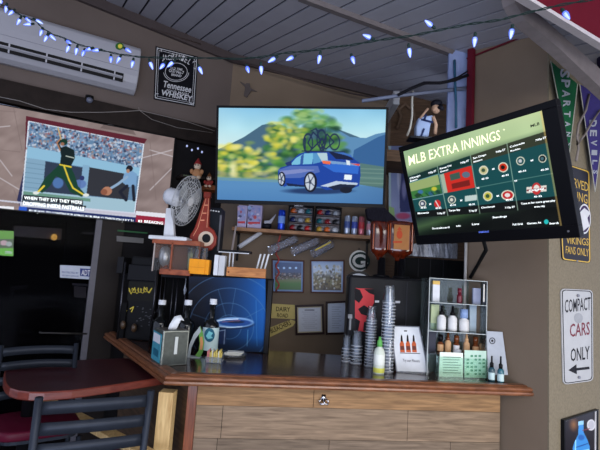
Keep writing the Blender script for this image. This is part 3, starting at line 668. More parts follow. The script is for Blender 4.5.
addto(scr2, bm, textw)
# --- right television: programme guide
pr = [(417, 246), (581, 237), (556, 99), (399, 146)]
tv3 = thing('television', 'thick-framed television hung at a slant on the right with the green baseball guide', 'television', PY(500, 240, 2.3))
pl, q, P = tvbody(tv3, pr, .95, .60, .09, .032, .056, .068)
QT, QR, QB, QL = None, None, None, None
def gm(u, v):
    a, b, d, e = q; return ((a[0]*(1-u)+b[0]*u)*(1-v)+(e[0]*(1-u)+d[0]*u)*v, (a[1]*(1-u)+b[1]*u)*(1-v)+(e[1]*(1-u)+d[1]*u)*v)
c = Canvas(395, 100, 585, 245, 3)
def gbg(X, Y):
    yt = 152-(X-404)*.29; v = (Y-yt)/90; b = vgrad(X, v*100, [(-20, (120, 158, 130)), (18, (172, 200, 150)), (30, (70, 96, 80)), (78, (20, 34, 34)), (88, (58, 84, 54)), (96, (20, 34, 24)), (106, (8, 12, 10))])
    k = np.clip((X-400)/160, 0, 1)[..., None]*np.clip(1-v*3.2, 0, 1)[..., None]; n = noise2(X, Y, 16, 4)[..., None]-.5
    return b*(1-k)+np.array((206, 222, 168))*k+n*14
c.grad(gbg)
cols = [(404, 449), (449, 472.5)]
xs_t = [407.5, 437.5, 470.5, 507, 548]; yt_ = [177, 166.5, 155.5, 143.5, 130.5]     # table top edge
xs_b = [417, 448, 480, 518, 560]; yb_ = [217.5, 215.5, 213.3, 210, 206.5]
def cell(i, v): return (xs_t[i]*(1-v)+xs_b[i]*v, yt_[i]*(1-v)+yb_[i]*v)
def cm_(u, v):
    i = min(int(u), 3); f = u-i; a = cell(i, v); b = cell(i+1, v); return (a[0]*(1-f)+b[0]*f, a[1]*(1-f)+b[1]*f)
def crect(u0, u1, v0, v1, col, a=1): 
    us = [u0+(u1-u0)*k/4 for k in range(5)]
    for p_, r_ in zip(us, us[1:]): c.poly([cm_(p_, v0), cm_(r_, v0), cm_(r_, v1), cm_(p_, v1)], col, a)
crect(0, 4, 0, 1, (20, 74, 78)); crect(0, 4, 0, .15, (52, 58, 44)); crect(0, 4, .86, 1, (14, 18, 18)); crect(0, 2, 0, .15, (16, 48, 46))
crect(.0, .96, .15, .54, (150, 170, 110)); crect(.0, .96, .36, .54, (60, 120, 60)); 
for u, v, cc in ((.3, .42, (60, 110, 170)), (.5, .46, (40, 110, 70)), (.75, .42, (210, 200, 60)), (.2, .48, (30, 60, 40)), (.62, .5, (40, 90, 130)), (.85, .5, (30, 70, 60))):
    x, y = cm_(u, v); c.ell(x, y, 3.4, 2.6, cc, .9, .4)
for k in range(5):
    x, y = cm_(.1+k*.18, .47); c.line([(x, y), (x+3, y+3)], 1, (20, 60, 40), .8)
crect(1.02, 1.98, .17, .55, (206, 44, 34)); crect(1.02, 1.14, .17, .55, (160, 180, 160)); crect(1.3, 1.6, .22, .34, (60, 90, 80)); crect(1.3, 1.85, .4, .5, (120, 30, 26)); x, y = cm_(1.78, .3); c.ell(x, y, 4, 3, (90, 110, 130))
for i in (1, 2, 3):
    c.line([cell(i, 0), cell(i, 1)], .7, (170, 200, 180), .8)
c.line([cm_(2, .56), cm_(3, .56), cm_(4, .56)], .7, (110, 150, 140), .7); c.line([cm_(0, .56), cm_(1, .56)], .7, (190, 220, 220), .7); c.line([cm_(0, .15), cm_(.5, .15), cm_(1, .15)], .6, (90, 160, 190), .8)
def logo(u, v, s, col, col2, rx=1.0):
    x, y = cm_(u, v); c.ell(x, y, s*rx, s, (224, 226, 206)); c.ell(x, y, s*rx*.8, s*.8, col); c.ell(x-.3, y, s*rx*.42, s*.42, col2)
logo(2.28, .3, 4.6, (196, 190, 140), (60, 84, 60)); logo(2.8, .33, 5, (206, 52, 24), (20, 18, 16)); logo(3.25, .3, 4.3, (20, 74, 78), (196, 200, 206)); logo(3.77, .34, 4.0, (16, 22, 24), (70, 110, 120))
logo(2.28, .73, 4.8, (196, 190, 80), (54, 84, 54)); logo(2.8, .76, 5, (190, 30, 36), (230, 220, 220), 1.3); logo(.28, .69, 3.6, (52, 64, 90), (210, 214, 220)); logo(1.22, .70, 4, (60, 80, 90), (214, 214, 200))
x, y = cm_(.75, .74); c.ell(x, y, 3.2, 4, (200, 40, 40)); c.line([(x-2, y-3), (x+2, y+4)], 1, (230, 220, 220)); x, y = cm_(1.8, .72); c.poly([(x-6, y-2), (x+6, y-3.5), (x+6, y+2), (x-6, y+3.5)], (190, 208, 204)); 
x, y = cm_(3.52, .72); c.poly([(x-10, y-1), (x+10, y-3), (x+10, y+3), (x-10, y+5)], (226, 222, 214)); c.ell(x, y+.5, 4.6, 6, (196, 52, 52)); c.ell(x, y, 3, 3.4, (230, 226, 220)); c.line([(x-9, y+2.2), (x+9, y)], 1.6, (120, 40, 44))
c.ell(*gm(.895, .955), 2.3, 2.3, (40, 190, 190))
c.poly([gm(.985, 0), gm(1.0, 0), gm(1.0, 1), gm(.985, 1)], (230, 190, 110), .45)
scr3 = grid('screen', c, q, pl, .001, screen, tv3, 330, 230)
ct = mat('cream_screen_lettering', (236, 232, 190), .5, emit=1.0)
bm = B(); text_px(bm, pl, 'MLB EXTRA INNINGS', (409.5, 165.5), (501, 139.3), 9.6, .003, up=(-.12, -1), bold=.004); text_px(bm, pl, 'o', (503.5, 130.5), (505.5, 130), 1.8, .003)
addto(scr3, bm, ct)
bm = B()
def ct_(s, u0, u1, v, h): 
    a = cm_(u0, v); b = cm_(u1, v); text_px(bm, pl, s, a, b, h, .003, up=(-.12, -1), bold=.02)
for i, s in enumerate(['Chicago', 'Kansas City', 'San Diego', 'Colorado']):
    ct_(s, i+.06, i+.42, .075, 1.7); ct_(['Boston', 'Detroit', 'Baltimore', 'Rockies'][i], i+.06, i+.3, .135, 1.5); ct_('7:05p ET', i+.68, i+.94, .09, 1.8)
for i, s in enumerate(['Minnesota', 'Tampa Bay', 'Cincinnati']):
    ct_(s, i+.06, i+.42, .92, 1.7); ct_('7:10p ET', i+.68, i+.94, .96, 1.8)
for u, v in ((2.28, .45), (2.82, .47), (3.25, .46), (3.78, .5), (2.82, .9), (.28, .8), (1.22, .82), (1.8, .84), (.75, .85), (3.52, .86)): ct_('45-32', u-.09, u+.1, v if v < .84 else .845, 1.7)
for u, v in ((2.54, .33), (3.52, .34), (2.54, .76), (.52, .74), (1.5, .75)): ct_('at', u-.03, u+.04, v, 1.8)
ct_('725', 2.03, 2.1, .58, 1.6); ct_('729', 3.03, 3.1, .58, 1.6); ct_('STANDINGS', 3.34, 3.7, .75, 1.6); ct_('Tune in for more great play', 3.1, 3.92, .925, 1.9); ct_('every day', 3.4, 3.66, .985, 1.8)
for s, u0, u1, v, h in (('Scoreboard', .10, .22, .93, 1.8), ('Info', .27, .30, .925, 1.8), ('Lists', .38, .43, .92, 1.8), ('Standings', .53, .63, .87, 1.8), ('Full Grid', .66, .73, .955, 1.9), ('Games At', .76, .86, .955, 1.9), ('Search', .915, .98, .97, 1.9)):
    a = gm(u0, v+.01); b = gm(u1, v+.01); text_px(bm, pl, s, a, b, h, .003, up=(-.1, -1), bold=.02)
addto(scr3, bm, textw)
bm = B(); text_px(bm, pl, 'MLB', (531, 127.5), (540, 124.7), 2.8, .003, up=(-.1, -1), bold=.02); addto(scr3, bm, textb)
bm = B(); text_px(bm, pl, 'SAMSUNG', (479.5, 232.8), (489.5, 232.2), 1.7, .006, bold=.02); mk('brand_lettering', bm, mat('blue_lit_logo', (96, 120, 220), .4, emit=.6), tv3)
bm = B(); ell_px(bm, pl, 569, 231, 1.1, 1.1, .004, .007); mk('power_button', bm, grey, tv3)
cpt = P(.46, .3, -.09)
bm = B(); wl = pC.at(500, 190, .02); tube(bm, [cpt, cpt+(wl-cpt)*.5+Vector((0, 0, -.05)), wl], .028, 8); tube(bm, [wl-dC*.0+Vector((0, 0, -.14)), wl+Vector((0, 0, .14))], .04, 8); mk('wall_mount', bm, blackm, tv3, 0, True)
bm = B(); a = P(.42, .05, -.06); tube(bm, [a, PY(486, 250, 2.62), pC.at(478, 266, .01), pC.at(471, 278, .01)], .012, 6); mk('power_cable', bm, blackm, tv3, 0, True)
# ------------------------------------------------------------------ air conditioner
ac = thing('air_conditioner', 'white wall-mounted split air conditioner at the top left above the television', 'air conditioner', pA.at(60, 70))
za = pA.at(100, 84).z
def PA2(s, z, d): return KAB-dA*s+Vector((0, 0, z))+pA.n*d
pAf = pA.off(.20)
er = (KAB-pAf.at(139.5, 70)+pAf.n*.20).dot(dA); zt = pAf.at(136, 44).z; zb = pAf.at(128, 88).z
hA = zt-zb
acm = mat('white_appliance_plastic', (158, 158, 166), .35, 0, .03, 4)
bm = B(); pf = [(0, .02), (.0, 1), (.10, 1), (.165, .97), (.195, .88), (.20, .55), (.195, .30), (.17, .16), (.12, .05), (.06, .0)]
prism(bm, [PA2(er, zb+hA*v, d) for d, v in pf], -dA*1.25); mk('body', bm, acm, ac, .012, seg=3)
bm = B(); pf2 = [(.197, .30), (.2, .33), (.176, .14), (.17, .16)]
prism(bm, [PA2(er+.13, zb+hA*v, d) for d, v in ((.1935, .285), (.2005, .285), (.1765, .115), (.165, .125))], -dA*1.1); mk('air_outlet', bm, mat('outlet_black', (16, 16, 18), .6), ac)
bm = B(); prism(bm, [PA2(er+.14, zb+hA*v, d) for d, v in ((.190, .195), (.212, .215), (.213, .195), (.190, .175))], -dA*1.1); mk('louvre', bm, acm, ac)
for k in range(4):
    bm = B(); s = er+.2+k*.27; prism(bm, [PA2(s, zb+hA*v, d) for d, v in ((.197, .29), (.203, .29), (.181, .12), (.172, .12))], -dA*.012); mk('outlet_fin', bm, acm, ac)
bm = B(); prism(bm, [PA2(er+.01, zb+hA*.42, .1985), PA2(er+.01, zb+hA*.425, .1995)]+[PA2(er+1.24, zb+hA*.425, .2005), PA2(er+1.24, zb+hA*.42, .2005)], pA.n*.0015); mk('seam', bm, mat('seam_grey', (120, 120, 130), .6), ac)
bm = B(); ell_px(bm, pAf, 119.5, 46.5, 4.2, 3.6, .004, .006); s1 = mk('sticker', bm, mat('green_sticker', (40, 96, 40), .5), ac, label='round green and yellow sticker')
bm = B(); ell_px(bm, pAf, 120, 46.5, 2.2, 2.2, .006, .007); addto(s1, bm, mat('yellow_sticker', (214, 200, 70), .5))

# ------------------------------------------------------------------ wall signs
def plate(name, label, cat, pl, q, m, th=.008, d=.002, border=None, bw=1.0, parent=None, bev=0):
    """flat plate on a wall; q = TL TR BR BL in the picture"""
    t = thing(name, label, cat, pl.at(*q[3])) if parent is None else parent
    bm = B(); poly_px(bm, pl, q, d, d+th); o = mk('panel', bm, m, t, bev)
    if border:
        i = inset(q, bw); bm = B(); frame_px(bm, pl, q, i, d+th, d+th+.004); mk('border', bm, border, t)
    return t, o
ofw = mat('off_white_print', (196, 196, 200), .6)
q = [(155.5, 46.5), (198, 57), (194.8, 107), (153.5, 99.5)]
js, jo = plate('whiskey_sign', 'black whiskey sign with white ornamental lettering beside the air conditioner', 'sign', pA, q, mat('sign_black', (16, 16, 22), .4))
bm = B(); D_ = .011
frame_px(bm, pA, inset(q, 1.2), inset(q, 1.8), .0105, D_)
ql = inset(q, 3.2); frame_px(bm, pA, ql, inset(ql, .35), .0105, D_)
def arcpts(cx, cy, rx, ry, a0, a1, n=10): return [(cx+rx*math.cos(a0+(a1-a0)*k/n), cy+ry*math.sin(a0+(a1-a0)*k/n)) for k in range(n+1)]
def stroke(bm, pl, pts, wd, d=.011):
    for (xa, ya), (xb, yb) in zip(pts, pts[1:]):
        L_ = math.hypot(xb-xa, yb-ya) or 1; nx, ny = -(yb-ya)/L_*wd/2, (xb-xa)/L_*wd/2
        poly_px(bm, pl, [(xa+nx, ya+ny), (xb+nx, yb+ny), (xb-nx, yb-ny), (xa-nx, ya-ny)], d-.0005, d)
for (x, y, a, b) in ((159, 51, PI, 1.5*PI), (194, 60, 1.5*PI, 2*PI), (191.5, 102, 0, .5*PI), (157, 96, .5*PI, PI)): stroke(bm, pA, arcpts(x, y, 2.2, 2.2, a, a+PI*1.2, 8), .6)
text_px(bm, pA, 'JACK', (162, 60), (174, 60.5), 5, D_, bold=.02); 
for k, ch in enumerate("DANIEL'S"):
    t = k/7; x = 171+t*22; y = 59.0+t*t*9.5; text_px(bm, pA, ch, (x, y), (x+(2.4 if ch != "'" else .7)*math.cos(.15+t*.6), y+(2.4 if ch != "'" else .7)*math.sin(.15+t*.6)), 5.6, D_, bold=.01)
stroke(bm, pA, arcpts(176, 72, 11, 8.6, 0, 2*PI, 26), .5); stroke(bm, pA, arcpts(176, 72, 12.6, 10, .1, PI-.1, 16), .5)
text_px(bm, pA, 'OLD TIME', (170, 69.2), (182, 71.2), 2.2, D_); text_px(bm, pA, 'OLD', (168.5, 72.2), (175, 73), 3, D_, bold=.02); text_px(bm, pA, 'No.7', (176, 73.6), (183.5, 74.6), 3, D_, bold=.02); text_px(bm, pA, 'BRAND', (171, 76), (181, 77.6), 2.4, D_, bold=.02)
text_px(bm, pA, 'Tennessee', (162.4, 87), (190.5, 93), 6.2, D_, bold=.02); text_px(bm, pA, 'SOUR MASH', (166, 91), (188, 95.4), 1.8, D_); text_px(bm, pA, 'WHISKEY', (160.5, 95), (191.5, 101.6), 5.2, D_, bold=.03)
addto(jo, bm, ofw)
# parking sign: compact cars only
metalw = mat('reflective_white_metal', (164, 164, 164), .4, .1, .06, 10)
def rrect(q, r, n=4):
    out = []
    for i in range(4):
        p = q[i]; a = q[i-1]; b = q[(i+1) % 4]
        la = math.hypot(a[0]-p[0], a[1]-p[1]); lb = math.hypot(b[0]-p[0], b[1]-p[1])
        pa = (p[0]+(a[0]-p[0])*r/la, p[1]+(a[1]-p[1])*r/la); pb = (p[0]+(b[0]-p[0])*r/lb, p[1]+(b[1]-p[1])*r/lb)
        for k in range(n+1):
            t = k/n; out.append(((1-t)**2*pa[0]+2*t*(1-t)*p[0]+t*t*pb[0], (1-t)**2*pa[1]+2*t*(1-t)*p[1]+t*t*pb[1]))
    return out
cs = thing('parking_sign', 'white COMPACT CARS ONLY sign with left arrow on the speckled side wall', 'sign', pD.at(577, 384))
q = [(559.5, 288.5), (591.5, 290), (592, 380.5), (562, 384.5)]
bm = B(); poly_px(bm, pD, rrect(q, 4.5), .002, .008); so_ = mk('panel', bm, metalw, cs)
bm = B(); ro = rrect(inset(q, .9), 3.9); ri = rrect(inset(q, 1.7), 3.4)
for i in range(len(ro)): j = (i+1) % len(ro); poly_px(bm, pD, [ro[i], ro[j], ri[j], ri[i]], .0080, .0086)
stx = dict(up=(.02, -1))
text_px(bm, pD, 'COMPACT', (563.4, 312.5), (589.2, 309.6), 12.8, .0087, up=(0, -1), bold=.006); text_px(bm, pD, 'ONLY', (569.3, 361.2), (588.2, 358.4), 12.8, .0087, up=(0, -1), bold=.012)
stroke(bm, pD, [(574, 369.2), (588, 367.6)], 2.6, .0087); poly_px(bm, pD, [(567, 370), (575, 364), (575.4, 374)], .008, .0087)
addto(so_, bm, ink); bm = B(); text_px(bm, pD, 'CARS', (568.4, 336.6), (588.4, 334.2), 12.8, .0087, up=(0, -1), bold=.012); addto(so_, bm, mat('dark_red_print', (104, 30, 44), .6))
for x, y in ((576.5, 295.5), (577.5, 377)): bm = B(); ell_px(bm, pD, x, y, 1.3, 1.5, .008, .013, 10); mk('bolt', bm, grey, cs)
bm = B(); ell_px(bm, pD, 577, 318, 4.4, 5.2, .0087, .009, 16); mk('round_sticker', bm, mat('faded_grey_sticker', (140, 142, 146), .6), cs, label='faded round grey sticker')
# reserved parking sign: yellow on black
q = [(560, 150), (587.5, 178), (589.5, 263), (561, 259)]
q = [(556, 161), (588.5, 171), (589.5, 263.5), (561, 260)]
rs = thing('parking_sign', 'black and yellow RESERVED PARKING FANS ONLY sign half hidden behind the slanted television', 'sign', pD.at(575, 262))
ydk = mat('yellow_print', (196, 160, 60), .6); navy = mat('dark_navy_sign', (28, 26, 34), .5)
bm = B(); poly_px(bm, pD, rrect(q, 3.5), .002, .008); o_ = mk('panel', bm, navy, rs)
bm = B(); ro = rrect(inset(q, .5), 3.2); ri = rrect(inset(q, 1.5), 2.8)
for i in range(len(ro)): j = (i+1) % len(ro); poly_px(bm, pD, [ro[i], ro[j], ri[j], ri[i]], .008, .0086)
text_px(bm, pD, 'RESERVED', (560, 183), (587, 192), 9, .0087, up=(0, -1), bold=.0); text_px(bm, pD, 'PARKING', (561, 196), (586, 204), 9, .0087, up=(0, -1), bold=.0)
text_px(bm, pD, 'VIKINGS', (565, 243.6), (587.2, 245.6), 7, .0087, up=(0, -1), bold=.0); text_px(bm, pD, 'FANS ONLY', (564.4, 253.2), (587.2, 256.4), 7.4, .0087, up=(0, -1), bold=.0)
addto(o_, bm, ydk)
bm = B(); ell_px(bm, pD, 583, 219, 6.4, 15, .008, .0087, 24); addto(o_, bm, ofw); bm = B(); ell_px(bm, pD, 583, 219, 5.6, 13.4, .0087, .0089, 24); addto(o_, bm, mat('purple_print', (52, 34, 74), .6))
bm = B(); poly_px(bm, pD, [(577, 214), (583, 208), (589, 213), (586, 218), (588, 226), (582, 231), (579, 222)], .0089, .0091); addto(o_, bm, ofw)
bm = B(); ell_px(bm, pD, 575.5, 261, .9, .9, .008, .012, 8); mk('bolt', bm, grey, rs)
# framed bottle poster
q = [(560.5, 419), (595, 408.5), (594.5, 470), (560.5, 478)]
bp_ = thing('framed_poster', 'black framed poster of a bright blue bottle low on the side wall', 'poster', pD.at(577, 478))
bm = B(); i_ = inset(q, 1.2); frame_px(bm, pD, q, i_, .002, .022); mk('frame', bm, black, bp_)
bm = B(); frame_px(bm, pD, i_, inset(q, 1.8), .008, .016); mk('inner_border', bm, ofw, bp_)
c = Canvas(558, 404, 600, 484, 6, (20, 12, 18)); c.ell(572, 424, 6, 9, (150, 100, 50), .8, .9)
c.poly([(577, 422), (581.6, 421), (582, 432), (586, 440), (588, 446), (588, 484), (571, 484), (571, 447), (573, 441), (576.5, 434)], (52, 130, 196)); c.poly([(576.6, 421), (581.8, 420), (581.8, 424), (576.6, 425)], (140, 190, 220))
c.ell(579.5, 437, 4, 3.5, (26, 78, 150), .8, .4); c.line([(574, 447), (586, 443)], 1, (20, 60, 130)); c.line([(573, 452), (587, 449)], 1, (170, 220, 240)); c.ell(579.5, 462, 5, 7, (110, 190, 226)); c.ell(579.5, 462, 3.5, 5.4, (40, 96, 160)); c.line([(574, 440), (572.5, 480)], 1, (150, 210, 240))
c.ell(589.5, 424.5, 4.2, 5.6, (196, 196, 200)); c.ell(589.5, 424.5, 3, 4.2, (150, 150, 160), .6); c.line([(581, 430), (588, 428)], .8, (120, 50, 60))
grid('print', c, inset(q, 1.7), pD, .010, attrmat('printed_poster', 0, .35), bp_, 70, 130)
# pennants
grn = mat('green_felt', (14, 74, 44), .9, 0, .1, 60); prp = mat('purple_felt', (44, 36, 96), .9, 0, .1, 60)
pDp = pD.off(.03)
def pennant(label, tri, m, letters, edge):
    t = thing('pennant', label, 'pennant', pDp.at(*tri[2])); bm = B(); poly_px(bm, pDp, tri, 0, .003); o = mk('felt', bm, m, t)
    bm = B(); stroke(bm, pDp, [tri[0], tri[2]], .8, .0045); stroke(bm, pDp, [tri[1], tri[2]], .8, .0045); mk('edge_tape', bm, edge, t)
    bm = B()
    for ch, x, y, h, ang in letters:
        # letters stacked along the pennant, turned on their side
        c_, s_ = math.cos(ang), math.sin(ang); text_px(bm, pDp, ch, (x, y), (x+c_*h*.95, y+s_*h*.95), h*1.0, .0045, up=(s_, -c_), bold=.03)
    addto(o, bm, mat('silver_print', (140, 144, 152), .6)); return t
ltr = []
for k, ch in enumerate('SPARTANS'): t = k/8; ltr.append((ch, 560.3+t*7, 69+t*84, 9.2-6*t, PI/2+.08))
pennant('green college pennant with silver SPARTANS lettering beside the television corner', [(550, 61), (577, 84), (568.5, 156)], grn, ltr, mat('pale_edge', (150, 150, 140), .8))
ltr = []
for k, ch in enumerate('DEVILS'): t = k/6; ltr.append((ch, 589+t*4.4, 120+t*60, 7.2-3.6*t, PI/2+.05))
pennant('purple pennant with silver DEVILS lettering at the right edge', [(579, 84), (607, 100), (594.5, 192)], prp, ltr, mat('pale_edge', (150, 150, 140), .8))
# ribbons and the dark draped cloth in the corner
dk = thing('draped_cloth', 'dark purple cloth bundle hanging behind the rafter at the top right corner', 'cloth', pD.at(590, 80, .05)); bm = B(); 
for (x, y, rx, ry) in ((556, 35, 8, 6), (570, 44, 12, 9), (586, 52, 12, 11)): ellip(bm, pD.at(x, y, .30), rx*.006, .05, ry*.006)
for k, (x, y, rx, ry) in enumerate(((588, 58, 11, 17), (596, 66, 10, 15), (583, 66, 6, 10), (600, 52, 8, 10))): ellip(bm, pD.at(x, y, .14), rx*.0075, .06, ry*.0075)
mk('cloth', bm, mat('dark_purple_cloth', (34, 28, 52), .9, 0, .35, 14, .4), dk, 0, True); bm = B(); tube(bm, [pD.at(582, 50, .22), pD.at(590, 55, .22), pD.at(600, 54, .22)], .010, 6); mk('band', bm, mat('grey_violet', (96, 90, 110), .7), dk, 0, True)
rb = thing('ribbon', 'grey twisted ribbon hanging between the two pennants', 'ribbon', pD.at(566, 165, .05)); bm = B()
a = [(583, 96), (578, 112), (572, 126), (569, 138), (572, 150), (568, 162)]; tube(bm, [pD.at(x, y, .04+.01*(i % 2)) for i, (x, y) in enumerate(a)], .008, 6)
a = [(592, 112), (584, 124), (577, 136), (569, 146), (571, 136)]; tube(bm, [pD.at(x, y, .05) for x, y in a], .007, 6); mk('ribbon_strip', bm, mat('pale_grey_ribbon', (120, 112, 108), .7), rb, 0, True)
# ------------------------------------------------------------------ string lights
sl = thing('string_lights', 'string of glowing blue-white bulbs swagged across the ceiling', 'string lights', PY(300, 60, 1.9))
def sY(x): return 2.3-.95*max(0, min(1, (x-0)/600))
wpts = [(-12, -2), (8, 8), (22, 16), (36, 21), (42, 28), (54, 35), (58, 36), (64, 38), (80, 45), (96, 49), (118, 54), (140, 57), (170, 58), (205, 58), (240, 59), (262, 57), (285, 53), (310, 51), (335, 47), (352, 45), (380, 40), (410, 36), (440, 30), (470, 24), (500, 20), (530, 12), (560, 5), (600, -2), (630, -8)]
gwire = mat('dark_green_wire', (26, 42, 40), .6)
P3 = [PY(x, y, sY(x)) for x, y in wpts]
bm = B()
for ph in (0, PI):
    a = []
    for i in range(len(P3)-1):
        for k in range(6):
            t = k/6; p = P3[i].lerp(P3[i+1], t); w_ = (i*6+k)*.9+ph; a.append(p+Vector((0, math.sin(w_), math.cos(w_)))*.003)
    tube(bm, a, .0021, 5)
mk('wire', bm, gwire, sl, 0, True)
bulbm = bpy.data.materials.new('blue_white_bulb'); bulbm.use_nodes = True; nt = bulbm.node_tree; b_ = nt.nodes['Principled BSDF']
b_.inputs['Base Color'].default_value = (.04, .07, .3, 1); b_.inputs['Roughness'].default_value = .25
lw = nt.nodes.new('ShaderNodeLayerWeight'); lw.inputs[0].default_value = .5; rp = nt.nodes.new('ShaderNodeValToRGB'); nt.links.new(lw.outputs['Facing'], rp.inputs[0])
e_ = rp.color_ramp.elements; e_[0].position = .08; e_[0].color = (.62, .76, 1, 1); e_[1].position = .7; e_[1].color = (.03, .05, .55, 1); k_ = e_.new(.28); k_.color = (.13, .22, 1, 1)
nt.links.new(rp.outputs[0], b_.inputs['Emission Color']); b_.inputs['Emission Strength'].default_value = 1.15
bm = B(); lathe(bm, [(0, -.052), (.004, -.049), (.0085, -.038), (.0125, -.024), (.0135, -.014), (.0115, -.004), (.007, 0), (0, 0)], None, 10)
bulb0 = mk('bulb', bm, bulbm, sl, 0, False); bulb0.parent = None; bulb0.data.transform(Matrix.Translation(sl.location))
bm = B(); lathe(bm, [(0, -.002), (.0085, -.002), (.0085, .018), (.005, .024), (0, .024)], None, 8); sock0 = mk('socket', bm, gwire, sl); sock0.parent = None; sock0.data.transform(Matrix.Translation(sl.location))
bulbs = [(1.5, 0, .3), (6.5, 6, .2), (13, 11, .4), (20, 19, .5), (26, 18, -.9), (31, 24, 1.2), (36, 20, -1.2), (42, 30, .1), (47, 36, .2), (50, 35, -.9), (67, 41, -1.0), (69, 46, .3), (77, 48, .2), (84, 51, 0), (91, 48.5, 1.3), (99, 50, 1.4), (111, 57, -.2), (120, 57, .6), (126, 49, -1), (133, 61, .05), (150, 62, -.4), (164, 64, .4), (173, 62, .8), (199, 67, -.5), (247, 67, -.35), (261, 66, -.1), (275, 58, .9), (293, 57, .9), (320, 55, .15), (352, 57, -.3), (371, 38, 1.9), (409, 48, -.25), (432, 26, 2.0), (475, 37, 0), (512, 29, .1), (564, 12, -.35)]
first = True
for i, (x, y, a) in enumerate(bulbs):
    p = PY(x, y, sY(x)); bo = bulb0 if first else bulb0.copy(); so2 = sock0 if first else sock0.copy()
    if not first: COL.objects.link(bo); COL.objects.link(so2)
    first = False
    R_ = Matrix.Rotation(a, 4, 'Y') @ Matrix.Rotation(.35*math.sin(i*2.3), 4, 'X') @ Matrix.Scale(.72, 4)
    for o in (bo, so2): o.parent = sl; o.matrix_basis = Matrix.Translation(p-sl.location) @ R_

# ------------------------------------------------------------------ bar top: helpers
def bottle(name, label, cat, p, h, r, m, cap=None, labelm=None, group=None, neck=.3, capm=None, lab=(.15, .5), parts=True):
    t = thing(name, label, cat, p, group)
    n = 1-neck; nr = r*.36
    bm = B(); lathe(bm, [(0, 0), (r*.9, 0), (r, h*.02), (r, h*(n-.12)), (r*.92, h*(n-.06)), (nr*1.3, h*n), (nr, h*(n+.04)), (nr, h*.93), (0, h*.93)], T(p), 18); mk('bottle_body', bm, m, t, 0, True)
    bm = B(); lathe(bm, [(0, h*.9), (nr*1.25, h*.9), (nr*1.25, h), (0, h)], T(p), 12); mk('cap', bm, capm or white, t)
    if labelm:
        bm = B(); lathe(bm, [(r*1.015, h*lab[0]), (r*1.015, h*lab[1])], T(p), 18); mk('label', bm, labelm, t, 0, True, kind=None)
    return t
ZC = ZB+.0005
def oc(x, y): p = PZ(x, y, ZB); return p
darkg = mat('dark_bottle_glass', (10, 12, 12), .12, 0, .05)
# steel napkin dispenser
p = oc(171, 361.5); s = mpp(p)
nd = thing('napkin_dispenser', 'steel napkin dispenser with a white napkin sticking out on the bar corner', 'napkin dispenser', p)
va = math.radians(18); Mn = Matrix.Translation(p) @ Matrix.Rotation(va-.02, 4, 'Z')
# front face toward the viewer-right, blue card on its left side
w_, dp, hh_ = .172, .15, .215
Mn = Matrix.Translation(oc(160, 367)) @ Matrix.Rotation(.66, 4, 'Z')
bm = B(); box(bm, (0, 0, 0), (w_*1.0, dp, hh_), Mn); mk('case', bm, steel, nd, .006)
bm = B(); box(bm, (.012, -.004, .01), (w_-.012, 0.002, hh_-.012), Mn); mk('face_plate', bm, mat('dark_steel', (66, 70, 68), .4, .6, .15, 40), nd, .002)
bm = B(); box(bm, (w_*.44, -.010, hh_*.33), (w_*.56, -.003, hh_*.82), Mn); mk('napkin_slot', bm, mat('pale_plastic', (186, 190, 186), .5), nd, .003)
bm = B(); prism(bm, [Mn @ Vector(q) for q in ((-.004, .005, .02), (-.004, dp-.01, .03), (-.004, dp-.01, .20), (-.004, .005, .19))], (Mn.to_3x3() @ Vector((-.003, 0, 0)))); sc_ = mk('side_card', bm, mat('teal_print', (60, 130, 146), .6), nd, label='teal and white card on its side')
bm = B(); prism(bm, [Mn @ Vector(q) for q in ((-.008, .02, .13), (-.008, dp-.02, .138), (-.008, dp-.02, .19), (-.008, .02, .182))], (Mn.to_3x3() @ Vector((-.001, 0, 0)))); addto(sc_, bm, ofw)
bm = B(); prism(bm, [Mn @ Vector(q) for q in ((-.008, .03, .05), (-.008, dp-.04, .058), (-.008, dp-.04, .10), (-.008, .03, .092))], (Mn.to_3x3() @ Vector((-.001, 0, 0)))); addto(sc_, bm, mat('dark_teal_print', (24, 84, 104), .6))
bm = B(); a = [(.05, .06, hh_-.005), (.06, .06, hh_+.03), (.09, .07, hh_+.075), (.13, .07, hh_+.085)]; b = [(.10, .05, hh_-.005), (.115, .05, hh_+.03), (.13, .06, hh_+.055), (.15, .05, hh_+.05)]
va_ = [bm.verts.new(Mn @ Vector(q)) for q in a]; vb_ = [bm.verts.new(Mn @ Vector(q)) for q in b]
for i in range(3): bm.faces.new((va_[i], va_[i+1], vb_[i+1], vb_[i]))
sol(bm, .004); mk('napkin', bm, mat('white_tissue', (206, 210, 214), .9), nd, 0, True)
